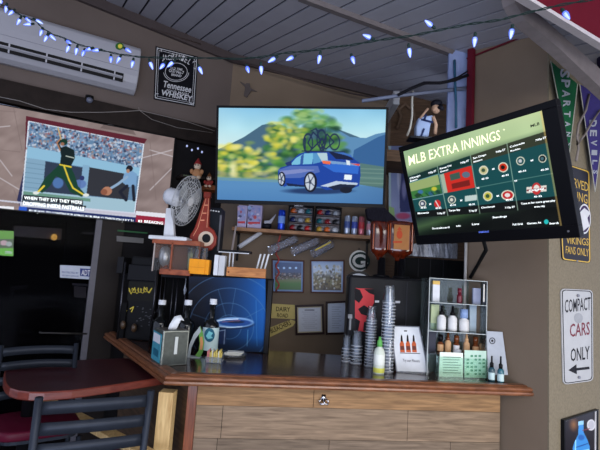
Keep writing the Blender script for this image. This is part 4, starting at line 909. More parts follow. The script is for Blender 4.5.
# three dark liquor bottles with white caps
p = oc(209, 353.5); s = mpp(p); r3 = 8*s
bt = bottle('liquor_bottle', 'dark bottle with white cap and round teal label beside the blue panel', 'bottle', p, 54*s, r3, darkg, capm=white, neck=.38)
bm = B(); lathe(bm, [(r3*1.02, 50*s*.08), (r3*1.02, 50*s*.52)], T(p), 24); lb_ = mk('label', bm, mat('pale_teal_label', (176, 198, 198), .6), bt, 0, True)
bm = B(); pf_ = Pl(p+Vector((0, -r3*1.06, 0)), (0, -1, 0)); ell_px(bm, pf_, 209.5, 335, 5.2, 7, -.004, .001, 20); addto(lb_, bm, mat('dark_teal_print', (24, 84, 104), .6)); bm = B(); poly_px(bm, pf_, [(206, 336), (209, 331), (213, 333), (211, 336), (213, 338), (208, 339)], .001, .002); addto(lb_, bm, mat('sky_teal', (110, 180, 186), .6))
for k, (x, ytop, ybase, lab) in enumerate(((184, 301, 351, 'dark liquor bottle with white cap standing right behind the napkin dispenser'), (158, 301, 347, 'dark liquor bottle with white cap, leftmost of the three behind the dispenser'))):
    p = oc(x, ybase-.5); s = mpp(p); bottle('liquor_bottle', lab, 'bottle', p, (ybase-ytop)*s, 8.5*s, darkg, capm=white, neck=.38)
# curved green menu clip
p = oc(196, 357.5); s = mpp(p); mc = thing('menu_holder', 'arched green and orange drink card holder between dispenser and dark bottle', 'card holder', p)
bm = B(); a = [(-9, 0), (-8.5, 14), (-5, 25), (1, 31.5), (4, 31)]; a = [p+Vector((x*s, 0, y*s)) for x, y in a]; b = [q+Vector((.0, .05, 0)) for q in a]
def strip(bm, a, b, th=.003):
    va = [bm.verts.new(q) for q in a]; vb = [bm.verts.new(q) for q in b]
    for i in range(len(a)-1): bm.faces.new((va[i], va[i+1], vb[i+1], vb[i]))
    sol(bm, th); return bm
bm = B(); strip(bm, [p+Vector((x*s, -.01, y*s)) for x, y in ((-8.5, 1), (-7.5, 12), (-4, 23), (1.5, 31))], [p+Vector((x*s, -.01, y*s)) for x, y in ((-5.5, 1), (-5, 10), (-2, 18), (3, 26))]); mk('clear_arch', bm, mat('frosted_grey', (150, 158, 160), .4), mc)
bm = B(); strip(bm, [p+Vector((x*s, .0, y*s)) for x, y in ((1.5, 31), (5, 24), (7, 15), (6.5, 6), (4, 0))], [p+Vector((x*s, .0, y*s)) for x, y in ((-1, 27), (1, 22), (2.5, 14), (2.2, 7), (-1, 2))]); card_ = mk('card', bm, mat('lime_green_print', (96, 150, 70), .5), mc, label='curved green drink card with an orange picture')
bm = B(); strip(bm, [p+Vector((x*s, -.004, y*s)) for x, y in ((4.4, 21), (6, 15), (5.6, 8))], [p+Vector((x*s, -.004, y*s)) for x, y in ((2.4, 20), (3.2, 14), (3, 8))], .001); addto(card_, bm, mat('orange_tan_print', (190, 130, 84), .6))
bm = B(); box(bm, (-8.5*s, -.02, 0), (5*s, .03, .006), T(p)); mk('base', bm, MATS['frosted_grey'], mc)
# sugar caddy with packets
p = oc(214, 362.5); s = mpp(p); sc = thing('sugar_caddy', 'small caddy packed with yellow sweetener packets in front of the teal bottle', 'caddy', p)
bm = B(); box(bm, (-7.5*s, -.035, 0), (8*s, .045, .004), T(p)); box(bm, (-7.5*s, -.035, 0), (8*s, -.032, 6*s), T(p)); box(bm, (-7.5*s, .042, 0), (8*s, .045, 6*s), T(p)); box(bm, (-8*s, -.035, 0), (-7.4*s, .045, 6*s), T(p)); box(bm, (7.6*s, -.035, 0), (8.2*s, .045, 6*s), T(p)); mk('tray', bm, clear, sc)
pk = [mat('yellow_packet', (220, 200, 110), .7), mat('pink_packet', (206, 130, 130), .7), mat('white_packet', (214, 214, 206), .7)]
for k in range(12):
    bm = B(); x = -6.8+k*1.2; box(bm, (x*s, -.028+.003*(k % 3), .004), ((x+.8)*s, .036, (11.5+1.6*math.sin(k*2.1))*s), T(p, .03*math.sin(k*3))); mk('packet', bm, pk[1 if k < 2 else (2 if k % 5 == 4 else 0)], sc)
# clear dish of white packets
p = oc(233, 356); s = mpp(p); ds = thing('packet_dish', 'low dish of flat white packets at the foot of the blue panel', 'dish', p)
bm = B(); lathe(bm, [(0, 0), (.085, 0), (.10, .02), (.097, .02), (.083, .004), (0, .004)], T(p), 20); mk('dish', bm, clear, ds, 0, True)
for k in range(4): bm = B(); box(bm, (-.07+.01*k, -.05, .004+.008*k), (.05+.008*k, .03, .010+.008*k), T(p, .2*math.sin(k*2.2))); mk('packet', bm, pk[2], ds)

# ------------------------------------------------------------------ countertop cooler with blue front
p0 = oc(188, 350.5); p1 = oc(270, 350.5); Yc = 3.50
xl_, xr_ = PY(189, 320, Yc).x, PY(265.5, 320, Yc).x; zt_ = PY(228, 276, Yc).z
cb = thing('drinks_cooler', 'black countertop cooler whose blue front shows pale radar rings', 'cooler', ((xl_+xr_)/2, Yc+.05, ZB))
bm = B(); box(bm, (xl_, Yc+.004, ZB), (xr_+.035, Yc+.13, zt_)); mk('body', bm, blackm, cb, .004)
bm = B(); box(bm, (xr_, Yc-.02, ZB), (xr_+.035, Yc+.004, zt_-.01)); mk('door_edge', bm, black, cb, .003)
pc = Pl((0, Yc, 0), (0, -1, 0)); c = Canvas(186, 272, 272, 356, 4)
c.grad(lambda X, Y: np.array((10, 14, 26))*(1-np.clip((X-196)/66, 0, 1)**1.3)[..., None]+np.array((12, 80, 152))*(np.clip((X-196)/66, 0, 1)**1.3)[..., None])
c.put(np.clip((285-c.Y)/14, 0, 1)*.4, (30, 60, 96)); c.put(np.clip((c.Y-338)/14, 0, 1)*.7, (6, 10, 20))
for r_ in (12, 24, 39, 52): c.ring(229, 327, r_*1.02, r_, .8, (84, 120, 156), .6)
for t in (-1.85, -1.4, -.5, -2.8): c.line([(229+11*math.cos(t), 327+11*math.sin(t)), (229+39*math.cos(t), 327+39*math.sin(t))], .7, (80, 116, 150), .45)
c.line([(248, 330), (247, 346)], .7, (110, 170, 210), .6); c.line([(256, 300), (257, 346)], .6, (90, 150, 200), .4)
c.ell(234, 324.5, 22, 5.2, (10, 24, 52), .9, .3); c.ell(234, 322.5, 21, 5.6, (120, 160, 206), .95, .12); c.ell(235, 322.8, 18.5, 3.9, (26, 66, 130), 1, .2); c.ell(236, 322, 10, 1.6, (14, 26, 52), .8, .3); c.line([(217, 321), (226, 319.5), (238, 319)], 1, (214, 226, 240), .9); c.line([(219, 326.5), (230, 327.6), (242, 326.6)], .9, (196, 214, 230), .8); c.line([(222, 322), (240, 320.5)], .7, (190, 110, 90), .6)
c.rect(218, 330, 226, 344, (20, 36, 70)); c.line([(219, 331), (225, 330), (224, 344)], .8, (140, 160, 186), .8)
grid('front_print', c, [(189, 276.3), (265.5, 279), (265.5, 352), (187, 352)], pc, .0, attrmat('printed_front', 0, .6, .15), cb, 150, 140)

# glass-fronted wooden case on the cooler, fan on the case
zc0 = zt_+.001
def px3(x, y, Y): return PY(x, y, Y)
wc = thing('display_case', 'small copper-toned wooden case with glass sides on top of the cooler', 'display case', px3(172, 273, 3.55))
cop = woodmat('copper_wood', (112, 52, 28), (150, 78, 46), .4, (3, 3, 3), 5)
Yw = 3.5
def bx(bm, x0, x1, y0, y1, Ya, Yb):
    a = PY(x0, y1, Ya); b = PY(x1, y0, Ya); box(bm, (a.x, Ya, a.z), (b.x, Yb, b.z)); return bm
bm = B(); bx(bm, 152, 200, 241.2, 243, Yw, Yw+.26); mk('top', bm, cop, wc, .003); bm = B(); bx(bm, 159, 190, 270.5, 274, Yw, Yw+.26); mk('bottom', bm, cop, wc, .003)
for x in (152.3, 168.8, 198): bm = B(); bx(bm, x, x+(4.5 if x == 168.8 else 2), 242, 271, Yw, Yw+.02); mk('post', bm, cop if x != 152.3 else mat('pale_bent_frame', (170, 160, 154), .5), wc, .002)
bm = B(); bx(bm, 153, 199, 242.6, 270, Yw+.012, Yw+.018); mk('glass_pane', bm, clearmat('thin_case_glass', (246, 246, 246), .06, (200, 200, 200), .03), wc)
bm = B(); bx(bm, 153, 199, 242.6, 270, Yw+.24, Yw+.25); mk('back', bm, mat('case_back_brown', (112, 74, 54), .7), wc)  # back panel in its own orange-brown
tk = thing('silver_globe', 'round silver and amber object inside the glass case', 'ornament', px3(165, 270, Yw+.12)); bm = B(); ellip(bm, px3(165, 256, Yw+.12), .05, .05, .085); mk('globe', bm, mat('pale_silver', (160, 160, 160), .3, .6), tk, 0, True); bm = B(); lathe(bm, [(0, 0), (.05, 0), (.015, .03), (.015, .05), (0, .05)], T(px3(165, 270.3, Yw+.12)), 14); mk('foot', bm, cop, tk)
tk = thing('glass_tumbler', 'clear glass with yellow-green contents between the wooden case and the orange box', 'glass', px3(192, 262, 3.48))
zz = px3(192, 273, 3.45).z; cx_ = px3(193, 262, 3.45)
for k, (x, cc, h) in enumerate(((190, (190, 196, 90), .20), (197, (150, 160, 150), .235), (204, (120, 126, 116), .21))):
    q_ = px3(x, 262, 3.60); bm = B(); lathe(bm, [(0, 0), (.022, 0), (.027, h), (.024, h), (.02, .006), (0, .006)], T((q_.x, 3.60, zt_)), 14)
    if k == 0: mk('glass_wall', bm, clear, tk, 0, True); bm = B(); lathe(bm, [(0, .004), (.02, .004), (.023, h*.8), (0, h*.8)], T((q_.x, 3.60, zt_)), 12); mk('contents', bm, mat('yellow_green', cc, .5), tk); tk.location = (q_.x, 3.6, zt_); [setattr(ch, 'location', Vector(px3(192, 262, 3.48))-Vector((q_.x, 3.6, zt_))) for ch in tk.children]
    else:
        g_ = thing('glass_tumbler', ['', 'empty clear tumbler right behind the orange box', 'grey clear tumbler nearest the guitar body'][k], 'glass', (q_.x, 3.6, zt_)); mk('glass_wall', bm, clear, g_, 0, True)
ob_ = thing('orange_box', 'small bright orange cardboard box on the ledge above the cooler', 'box', (px3(198, 275, 3.5).x, 3.53, zt_))
bm = B(); a = px3(188, 275, 3.5); b = px3(205.5, 259.5, 3.5); box(bm, (a.x, 3.5, zt_), (b.x, 3.6, b.z)); box(bm, (b.x, 3.505, zt_), (b.x+.03, 3.6, b.z-.002)); mk('carton', bm, mat('orange_card', (226, 146, 20), .6, 0, .05), ob_, .002)
bm = B(); box(bm, (a.x+.005, 3.497, zt_+.05), (b.x-.004, 3.5, zt_+.053)); mk('fold_line', bm, mat('dark_orange', (190, 112, 14), .6), ob_)
wb = thing('white_box', 'narrow white upright box between the orange box and the wooden block', 'box', (px3(217, 275, 3.5).x, 3.53, zt_))
bm = B(); a = px3(213, 275, 3.5); b = px3(219, 255, 3.5); box(bm, (a.x, 3.5, zt_), (b.x, 3.58, b.z)); mk('carton', bm, white, wb, .002); bm = B(); c2_ = px3(225.5, 255, 3.5); box(bm, (b.x+.003, 3.5, zt_), (c2_.x, 3.58, b.z-.003)); mk('side_flap', bm, mat('soft_white', (186, 188, 192), .6), wb, .002)
wk = thing('wooden_block', 'light brown wooden block lying along the cooler top', 'wooden block', (px3(246, 276, 3.5).x, 3.53, zt_))
bm = B(); a = px3(226, 276, 3.5); b = px3(266, 268.5, 3.5); box(bm, (a.x, 3.5, zt_), (b.x, 3.57, b.z-.004)); mk('block', bm, woodmat('honey_wood', (150, 94, 48), (190, 126, 70), .5, (2, 12, 12), 5), wk, .003); bm = B(); ell_px(bm, Pl((0, 3.4995, 0), (0, -1, 0)), 228.5, 272, 1, 1, 0, .002, 10); mk('peg', bm, mat('dark_honey', (110, 62, 30), .5), wk)
# black tray on thin legs with leaning papers
bt_ = thing('black_tray', 'flat black tray raised on thin white legs above the wooden block', 'tray', (px3(240, 268, 3.6).x, 3.62, zt_))
bm = B(); a = px3(219, 251.5, 3.6); b = px3(251, 249, 3.6); box(bm, (a.x, 3.58, a.z), (b.x, 3.72, a.z+.018)); mk('tray', bm, black, bt_, .003); bm = B(); box(bm, (a.x, 3.578, a.z-.006), (b.x-.01, 3.582, a.z)); mk('trim_strip', bm, white, bt_)
for x in (229.5, 233): q_ = px3(x, 260, 3.62); bm = B(); tube(bm, [(q_.x, 3.62, zt_), (q_.x, 3.62, a.z)], .006, 6); mk('leg', bm, white, bt_)
for k, x in enumerate((255, 259, 263)):
    q0 = px3(x-1, 268.5, 3.62); q1 = px3(x+5, 254, 3.68); pp_ = thing('leaning_card', 'white card leaning beneath the cup rack above the cooler', 'card', (q0.x, 3.62, zt_), 'cards leaning above the cooler'); bm = B(); d_ = Vector((.012, 0, 0)); prism(bm, [Vector((q0.x, 3.63, zt_)), Vector((q0.x, 3.63, zt_))+d_, q1+d_, q1], Vector((0, .03, 0))); mk('card', bm, paper, pp_)
# desk fan
fn = thing('desk_fan', 'white desk fan on top of the wooden case, tilted toward the right', 'fan', px3(172, 240, 3.62)); fwhite = mat('fan_white', (200, 202, 206), .4)
Yf = 3.6; bp0 = px3(171, 240, Yf)
bm = B(); box(bm, (-.15, -.105, 0), (.15, .10, .030), T((bp0.x, Yf, px3(171, 240.9, Yf).z))); mk('base', bm, fwhite, fn, .008)
bm = B(); prism(bm, [px3(163, 238, Yf-.03), px3(174, 238, Yf-.03), px3(172.5, 208, Yf-.03), px3(166, 208, Yf-.03)], Vector((0, .06, 0))); mk('stem', bm, fwhite, fn, .006)
for k in range(4): bm = B(); box(bm, (0, -.012, 0), (.016, .012, .012), T((bp0.x+.02+.024*k, Yf-.04, bp0.z+.017))); mk('speed_button', bm, fwhite, fn, .002)
fc = px3(187, 201, Yf-.03); nn = Vector((.95, -.27, -.24)).normalized(); q_ = nn.to_track_quat('Z', 'Y').to_matrix().to_4x4(); Mf = Matrix.Translation(fc) @ q_
bm = B(); lathe(bm, [(0, -.20), (.05, -.195), (.07, -.165), (.07, -.085), (.05, -.05), (0, -.05)], Mf, 18); mk('motor_housing', bm, fwhite, fn, 0, True)
gr_ = mat('fan_wire', (196, 198, 200), .4)
RF = .205
for nm, zf, sgn in (('front_guard', .03, 1), ('rear_guard', -.045, -1)):
    bm = B()
    for r_ in (RF, RF*.78, RF*.55, RF*.25):
        h_ = zf*(1-(r_/RF)**2)+.0; tube(bm, [Mf @ Vector((r_*math.cos(2*PI*k/28), r_*math.sin(2*PI*k/28), h_)) for k in range(29)], .004 if r_ == RF else .0018, 5)
    for k in range(32):
        t = 2*PI*k/32; tube(bm, [Mf @ Vector((r_*math.cos(t), r_*math.sin(t), zf*(1-(r_/RF)**2))) for r_ in (.03, RF*.5, RF*.8, RF)], .0013, 4)
    mk(nm, bm, gr_, fn, 0, True)
bm = B(); lathe(bm, [(0, .034), (.035, .034), (.035, .028), (0, .028)], Mf, 16); mk('guard_badge', bm, gr_, fn)
for k in range(3):
    bm = B(); t0 = k*2*PI/3; pts = [(.03*math.cos(t0), .03*math.sin(t0), 0)]+[(RF*.85*math.cos(t0+a), RF*.85*math.sin(t0+a), .02*a) for a in (.0, .25, .5, .75, .95)]+[(.03*math.cos(t0+1.2), .03*math.sin(t0+1.2), .01)]
    prism(bm, [Mf @ Vector(q) for q in pts], nn*.003); mk('blade', bm, mat('fan_blade_grey', (150, 154, 158), .4), fn)
# red guitar ornament
gt = thing('guitar', 'red-orange guitar-shaped ornament standing behind the fan', 'guitar', px3(205, 248, 3.66)); rg = mat('red_orange_lacquer', (128, 38, 20), .35, 0, .12, 10); pg = Pl((0, 3.70, 0), (0, -1, 0))
bm = B(); poly_px(bm, pg, [(191, 243), (190, 236), (194, 230), (196, 225), (205.5, 196), (210, 196), (209, 226), (214, 230), (217, 237), (216, 245), (212, 250), (204, 251.5), (196, 250)], -.03, .02); mk('body', bm, rg, gt, .008)
bm = B(); poly_px(bm, pg, [(204.4, 192), (211.5, 192.5), (211, 198), (204, 198)], -.02, .024); mk('head', bm, rg, gt, .004)
bm = B(); ell_px(bm, pg, 206.5, 239, 7.6, 7.4, .02, .026, 24); mk('sound_ring', bm, mat('bone_ring', (196, 176, 156), .5), gt); bm = B(); ell_px(bm, pg, 207, 238.6, 4.2, 4.4, .026, .03, 20); mk('sound_hole', bm, black, gt)
bm = B(); 
stroke(bm, pg, [(206.5, 199), (198.5, 228), (194, 236)], .6, .0235); stroke(bm, pg, [(209.3, 199), (207.4, 228)], .6, .0235); mk('binding', bm, mat('pale_copper', (206, 132, 100), .4), gt)
for k, (x, y) in enumerate(((203, 213), (201, 220), (205, 205))): bm = B(); rect_px(bm, pg, x, y, x+4, y+1.2, .0225, .024); mk('fret_inlay', bm, MATS['pale_copper'], gt)
# black speaker behind
sp = thing('speaker', 'tall black box speaker between guitar and middle television', 'speaker', (px3(215, 252, 3.85).x, 3.95, 0)); bm = B(); q0 = px3(206, 207, 3.85); q1 = px3(222, 207, 3.85); box(bm, (q0.x, 3.85, 0), (q1.x, 4.05, q0.z)); mk('cabinet', bm, mat('slate_black', (24, 28, 36), .5), sp, .005)
for k in range(4): bm = B(); ell_px(bm, Pl((0, 3.85, 0), (0, -1, 0)), 211+k*2.6, 210.5+k*.4, .9, .7, 0, .006, 10); mk('light_knob', bm, white, sp)
bm = B(); bx(bm, 218.8, 220, 215, 251, 3.842, 3.85); mk('edge_strip', bm, mat('grey_edge', (90, 92, 100), .4), sp)
# ------------------------------------------------------------------ dark machines behind the left limb of the bar
gold = mat('gold_print', (196, 176, 60), .5, emit=0.0)
ym = 3.72
cmn = thing('coffee_machine', 'tall black drinks machine with gold script lettering behind the left bar end', 'machine', (px3(140, 330, ym).x, ym+.1, ZB))
def bz(bm, x0, x1, ytop, ybot, Ya, Yb, zbot=None):
    a = PY(x0, ybot, Ya); b = PY(x1, ytop, Ya); box(bm, (a.x, Ya, a.z if zbot is None else zbot), (b.x, Yb, b.z)); return bm
bm = B(); bz(bm, 124, 160, 258, 335, ym, ym+.22, ZB); mk('body', bm, mat('gloss_black_machine', (10, 10, 12), .45), cmn, .008)
bm = B(); bz(bm, 116, 124, 257, 273, ym+.02, ym+.2); mk('side_box', bm, mat('charcoal_plastic', (22, 22, 25), .5), cmn, .004)
bm = B(); bz(bm, 127, 157, 266, 280, ym-.03, ym); mk('hood', bm, black, cmn, .006)
for x in (125.5, 158): bm = B(); a = px3(x, 262, ym-.02); b = px3(x, 330, ym-.02); tube(bm, [(a.x, ym-.02, a.z), (a.x, ym-.02, ZB)], .008, 8); mk('rail', bm, mat('dark_chrome', (60, 60, 66), .25, .8), cmn, 0, True)
pm_ = Pl((0, ym-.003, 0), (0, -1, 0)); bm = B()
x = 128.5; prev = None; pts = []
for k in range(60): t = k/59; pts.append((129+t*20+1.2*math.cos(t*44), 291-1.0*t-1.8*math.sin(t*44)*(1 if k % 14 < 9 else 1.6)))
stroke(bm, pm_, pts, .45, .002); stroke(bm, pm_, [(129, 288), (131, 294), (135, 287.5)], .9, .002); stroke(bm, pm_, [(144, 287), (149, 293), (152, 288)], .9, .002); mk('script_lettering', bm, gold, cmn, label='gold script lettering')
bm = B(); bz(bm, 127, 155, 283, 300, ym-.002, ym); mk('sign_plate', bm, mat('dark_olive_plate', (18, 18, 14), .5), cmn); pm_ = Pl((0, ym-.006, 0), (0, -1, 0))
for pts in (((121.5, 305), (124, 308), (120.5, 311)), ((124, 308), (127, 311)), ((130, 309), (134, 306.5), (131.5, 312))): 
    bm = B(); stroke(bm, pm_, list(pts), .9, .004); mk('gold_mark', bm, gold, cmn)
bm = B()
for k in range(26): x = 136+rng.uniform(0, 22); y = 304+rng.uniform(0, 22); rect_px(bm, pm_, x, y, x+1.5, y+.5, .003, .0036)
o_ = mk('fine_print', bm, mat('grey_print', (84, 84, 90), .6), cmn, kind='stuff')
for k, (x, y) in enumerate(((123, 325), (134, 328))): bm = B(); q_ = px3(x, y, ym-.03); ellip(bm, q_, .022, .02, .034); mk('knob', bm, mat('dark_amber_knob', (66, 50, 34), .3), cmn, 0, True)
bm = B(); bz(bm, 117, 127, 303, 334, ym-.02, ym-.001, ZB); mk('lower_box', bm, blackm, cmn, .004)
# rack of black items next to it
rk = thing('bottle_rack', 'dark metal rack of thin uprights between drinks machine and blue cooler', 'rack', (px3(174, 330, 3.74).x, 3.78, ZB))
bm = B(); bz(bm, 161, 188, 274, 277, 3.70, 3.86); mk('top_shelf', bm, black, rk, .003)
dch = MATS['dark_chrome']
for x in (162, 166, 174, 178.5, 187): bm = B(); a = px3(x, 276, 3.71); tube(bm, [(a.x, 3.71, ZB), (a.x, 3.71, a.z)], .005 if x != 178.5 else .007, 6); mk('upright', bm, dch, rk, 0, True)
bm = B(); bz(bm, 161, 188, 277, 340, 3.84, 3.86, ZB); mk('back', bm, blackm, rk)
gb = thing('glass_ornament', 'small clear drop hanging inside the dark rack', 'ornament', px3(184.5, 296, 3.70)); bm = B(); lathe(bm, [(0, 0), (.008, .02), (.014, .05), (.006, .09), (.003, .13), (0, .13)], T(px3(184.5, 296, 3.71)), 10); mk('drop', bm, mat('pale_glass', (150, 156, 166), .2), gb, 0, True)
bm = B(); q_ = px3(184.5, 296, 3.71)+Vector((0, 0, .12)); tube(bm, [(q_.x, 3.71, q_.z), (q_.x, 3.71, px3(184.5, 277.2, 3.71).z)], .002, 4); mk('thread', bm, white, gb)
# shelves high in the alcove with stuffed figures
av = thing('alcove_shelf', 'dark shelf with a beaded front edge behind the fan', 'shelf', pA.at(195, 192, .1))
bm = B(); poly_px(bm, pA, [(176, 177.5), (214, 181.5), (214, 184), (176, 180)], -.02, .2); mk('board', bm, darkwood, av); 
bm = B(); poly_px(bm, pA, [(200, 187), (216, 189), (216, 193.5), (200, 191.5)], -.02, .18); mk('lower_board', bm, woodmat('orange_brown_wood', (110, 60, 30), (140, 80, 44), .5), av)
for k in range(9): bm = B(); ell_px(bm, pA, 178.5+k*1.9, 178.6+k*.2, .6, .6, .2, .206, 8); mk('bead', bm, mat('dull_green_bead', (96, 110, 86), .5), av)
def plush(x, y, sc, label, hat, face, body, Y=4.0):
    t = thing('stuffed_figure', label, 'toy', px3(x, y+9*sc, Y)); s = mpp(px3(x, y, Y))*sc
    for nm, dx, dy, rx, ry, m in (('body', 0, 5, 5, 5.5, body), ('head', 0, -2.5, 3.6, 3.4, face)):
        bm = B(); q_ = px3(x, y, Y)+Vector((dx*s, -.01 if nm == 'head' else 0, -dy*s)); ellip(bm, q_, rx*s, rx*s*.8, ry*s); mk(nm, bm, m, t, 0, True)
    bm = B(); q_ = px3(x, y, Y)+Vector((0, 0, 4.6*s)); lathe(bm, [(0, 0), (4*s, 0), (3.4*s, 1.2*s), (1.8*s, 4*s), (.4*s, 6.5*s), (0, 6.6*s)], T(q_), 12); mk('hat', bm, hat, t, 0, True)
    for dx in (-1, 1):
        bm = B(); q_ = px3(x, y, Y)+Vector((dx*5*s, -.02, -3.2*s)); ellip(bm, q_, 1.8*s, 1.8*s, 2.6*s); mk('arm', bm, body, t, 0, True)
        bm = B(); q_ = px3(x, y, Y)+Vector((dx*2.6*s, -.03, -9.2*s)); ellip(bm, q_, 2.2*s, 2.4*s, 1.8*s); mk('foot', bm, face, t, 0, True)
        bm = B(); q_ = px3(x, y, Y)+Vector((dx*1.3*s, -.01-3*s, 3.2*s)); ellip(bm, q_, .6*s, .4*s, .6*s); mk('eye', bm, ink, t, 0, True)
plush(197.5, 169, 1.0, 'cream stuffed snowman figure with red and gold trim on the alcove shelf', mat('red_knit', (140, 40, 40), .9), mat('cream_plush', (206, 184, 160), .9), mat('tan_plush', (180, 130, 90), .9), 4.33)
plush(209, 180.3, .7, 'smaller dark and cream stuffed figure next to the snowman', mat('brown_knit', (110, 70, 40), .9), MATS['cream_plush'], mat('red_plush', (140, 50, 44), .9), 4.36)
for k, (x, y) in enumerate(((192, 150), (198, 148.5), (202, 152), (187, 146))):
    t = thing('hanging_light', 'tiny pale light dangling in the dark alcove above the figures', 'light', px3(x, y, 4.0), 'tiny alcove lights'); bm = B(); ellip(bm, px3(x, y, 4.0), .009, .009, .011, 8); mk('lamp', bm, mat('tiny_pale_light', (170, 180, 220), .5, emit=.6), t, 0, True); bm = B(); tube(bm, [px3(x, y-1, 4.0), px3(x, y-13, 4.0)], .0015, 4); mk('cord', bm, blackm, t)

# ------------------------------------------------------------------ things on and behind the storefront glass
g1 = thing('security_sticker', 'white security sign with blue ADT block on the storefront glass', 'sign', pA.at(75, 278, .01))
pg_ = pA.off(.004); bm = B(); poly_px(bm, pg_, [(60, 265), (91.5, 266.5), (91, 279.5), (60, 277.5)], 0, .004); o_ = mk('panel', bm, mat('soft_white_print', (168, 174, 186), .6), g1)
bm = B(); poly_px(bm, pg_, [(80, 268.3), (91, 269), (90.6, 276.7), (80, 276)], .004, .005); addto(o_, bm, mat('navy_blue_print', (40, 52, 110), .6)); bm = B(); text_px(bm, pg_, 'ADT', (81.2, 275), (89.8, 275.6), 5.4, .0054, bold=.02); addto(o_, bm, ofw)
bm = B(); text_px(bm, pg_, 'PROTECTED BY', (62, 273), (78.5, 274), 1.8, .0045, bold=.01); text_px(bm, pg_, 'SECURITY SERVICES', (62, 276), (78.5, 277), 1.4, .0045); addto(o_, bm, mat('navy_blue_print', (40, 52, 110), .6))
g2 = thing('green_poster', 'bright green advert poster on the glass under the left television', 'poster', pA.at(5, 256, .01)); c = Canvas(-14, 226, 18, 262, 4, (86, 146, 40)); c.rect(-14, 239, 14, 248, (70, 90, 60)); c.ell(4, 243, 4, 2.6, (180, 150, 150)); c.ell(9, 244, 3, 2.4, (150, 160, 150)); c.ell(-3, 243, 4, 3, (120, 110, 100))
c.rect(-14, 248.5, 14, 258, (92, 170, 44)); grid('print', c, [(-12, 230), (13.8, 231.2), (13.3, 256.2), (-12, 254.5)], pA, .008, attrmat('printed_poster', 0, .35), g2, 60, 60)
bm = B(); poly_px(bm, pA, [(-12, 230), (13.8, 231.2), (13.3, 256.2), (-12, 254.5)], .003, .0075); mk('sheet', bm, mat('green_sheet', (70, 130, 36), .6), g2); bm = B(); text_px(bm, pA, 'OPEN', (5, 253.5), (12, 254), 2.6, .009, bold=.01); mk('lettering', bm, ofw, g2)
lampm = mat('warm_lamp', (250, 190, 90), .5, emit=1.6)
def ins(name, label, cat, pts, m, dep=.05): 
    t = thing(name, label, cat, pAi.at(*pts[-1])); bm = B(); poly_px(bm, pAi, pts, 0, dep); mk(name+'_body' if name != 'x' else 'body', bm, m, t); return t
t = thing('wall_lamp', 'small glowing warm lamp seen through the storefront glass', 'lamp', pAi.at(54, 238, .05)); bm = B(); ellip(bm, pAi.at(54, 237.5, .07), .03, .03, .035); mk('globe', bm, lampm, t, 0, True); bm = B(); tube(bm, [pAi.at(54, 237, .06), pAi.at(54, 232, .0)], .01, 6); mk('bracket', bm, black, t)
dim = mat('dim_grey_room', (170, 160, 150), .8)
ins('notice_board', 'pale grey panel high behind the storefront glass', 'panel', [(14, 226), (62, 229), (61, 240), (14, 236)], dim)
ins('cabinet', 'dark upright cabinet seen dimly through the glass next to the warm lamp', 'cabinet', [(66, 222), (82, 223), (78, 262), (63, 262)], mat('inner_cabinet_black', (12, 12, 14), .7), .2)
t = thing('wall_shelf', 'small white shelf glimpsed through the glass below the security sign', 'shelf', pAi.at(82, 296, .05)); 
for nm, pts in (('board', [(72, 283), (88, 284), (88, 286), (72, 285)]), ('upper_board', [(80, 232), (96, 233), (96, 235), (80, 234)]), ('backing', [(74, 286), (86, 287), (86, 298), (74, 297)])): bm = B(); poly_px(bm, pAi, pts, 0, .08 if nm != 'backing' else .02); mk(nm, bm, mat('pale_grey_board', (150, 146, 144), .7) if nm != 'backing' else dim, t)
t = thing('service_box', 'faint grey box standing in the dark behind the storefront glass', 'box', pAi.at(22, 300, .05)); bm = B(); poly_px(bm, pAi, [(11, 286), (28, 285), (27, 288), (14, 290), (13, 300), (10, 300)], 0, .1); mk('box_edge', bm, mat('faint_grey', (60, 58, 58), .8), t)
t = thing('push_bar', 'thin horizontal metal push bar low on the dark glass door', 'bar', pA.at(60, 333, .04)); bm = B(); tube(bm, [pA.at(40, 332, .05), pA.at(86, 333, .05)], .008, 6); tube(bm, [pA.at(40, 332, .05), pA.at(40, 332, 0)], .008, 6); tube(bm, [pA.at(86, 333, .05), pA.at(86, 333, 0)], .008, 6); mk('rod', bm, mat('dull_metal', (60, 58, 56), .4, .5), t, 0, True)
t = thing('air_return', 'grey-green framed vent strip under the corner of the left television', 'vent', pA.at(130, 245)); 
bm = B(); poly_px(bm, pA, [(116, 236), (143, 238.5), (142.5, 243.5), (116, 241.5)], 0, .04); mk('strip', bm, mat('grey_strip', (96, 94, 92), .6), t); bm = B(); poly_px(bm, pA, [(117, 230), (147, 232.6), (146.6, 234), (117, 231.6)], 0, .04); mk('green_strip', bm, mat('dull_green_strip', (40, 84, 50), .5), t)
# cable under the header and camera dome
t = thing('security_camera', 'small dome camera on the dark header above the left television', 'camera', pA.at(89, 104, .05)); bm = B(); ellip(bm, pA.at(88.5, 103.5, .10), .028, .028, .028); mk('dome', bm, mat('dome_grey', (90, 94, 110), .2), t, 0, True); bm = B(); lathe(bm, [(0, 0), (.035, 0), (.035, .02), (0, .02)], Matrix.Translation(pA.at(88.5, 101.5, .095)), 14); mk('mount', bm, blackm, t)
t = thing('white_cable', 'thin white cable sagging along the dark header over the left television', 'cable', pA.at(100, 112, .09)); bm = B()
pts = [(0, 100), (20, 104), (45, 112), (70, 115), (100, 115), (125, 114), (138, 113), (160, 118), (185, 124), (212, 133)]; tube(bm, [pA.at(x, y, .085) for x, y in pts], .004, 5); mk('run', bm, mat('pale_cable', (126, 120, 116), .6), t, 0, True)
bm = B(); tube(bm, [pA.at(x, y, .09) for x, y in ((137, 110), (137.5, 113), (150, 122), (175, 130), (210, 135))], .003, 5); mk('second_run', bm, MATS['pale_cable'], t, 0, True)

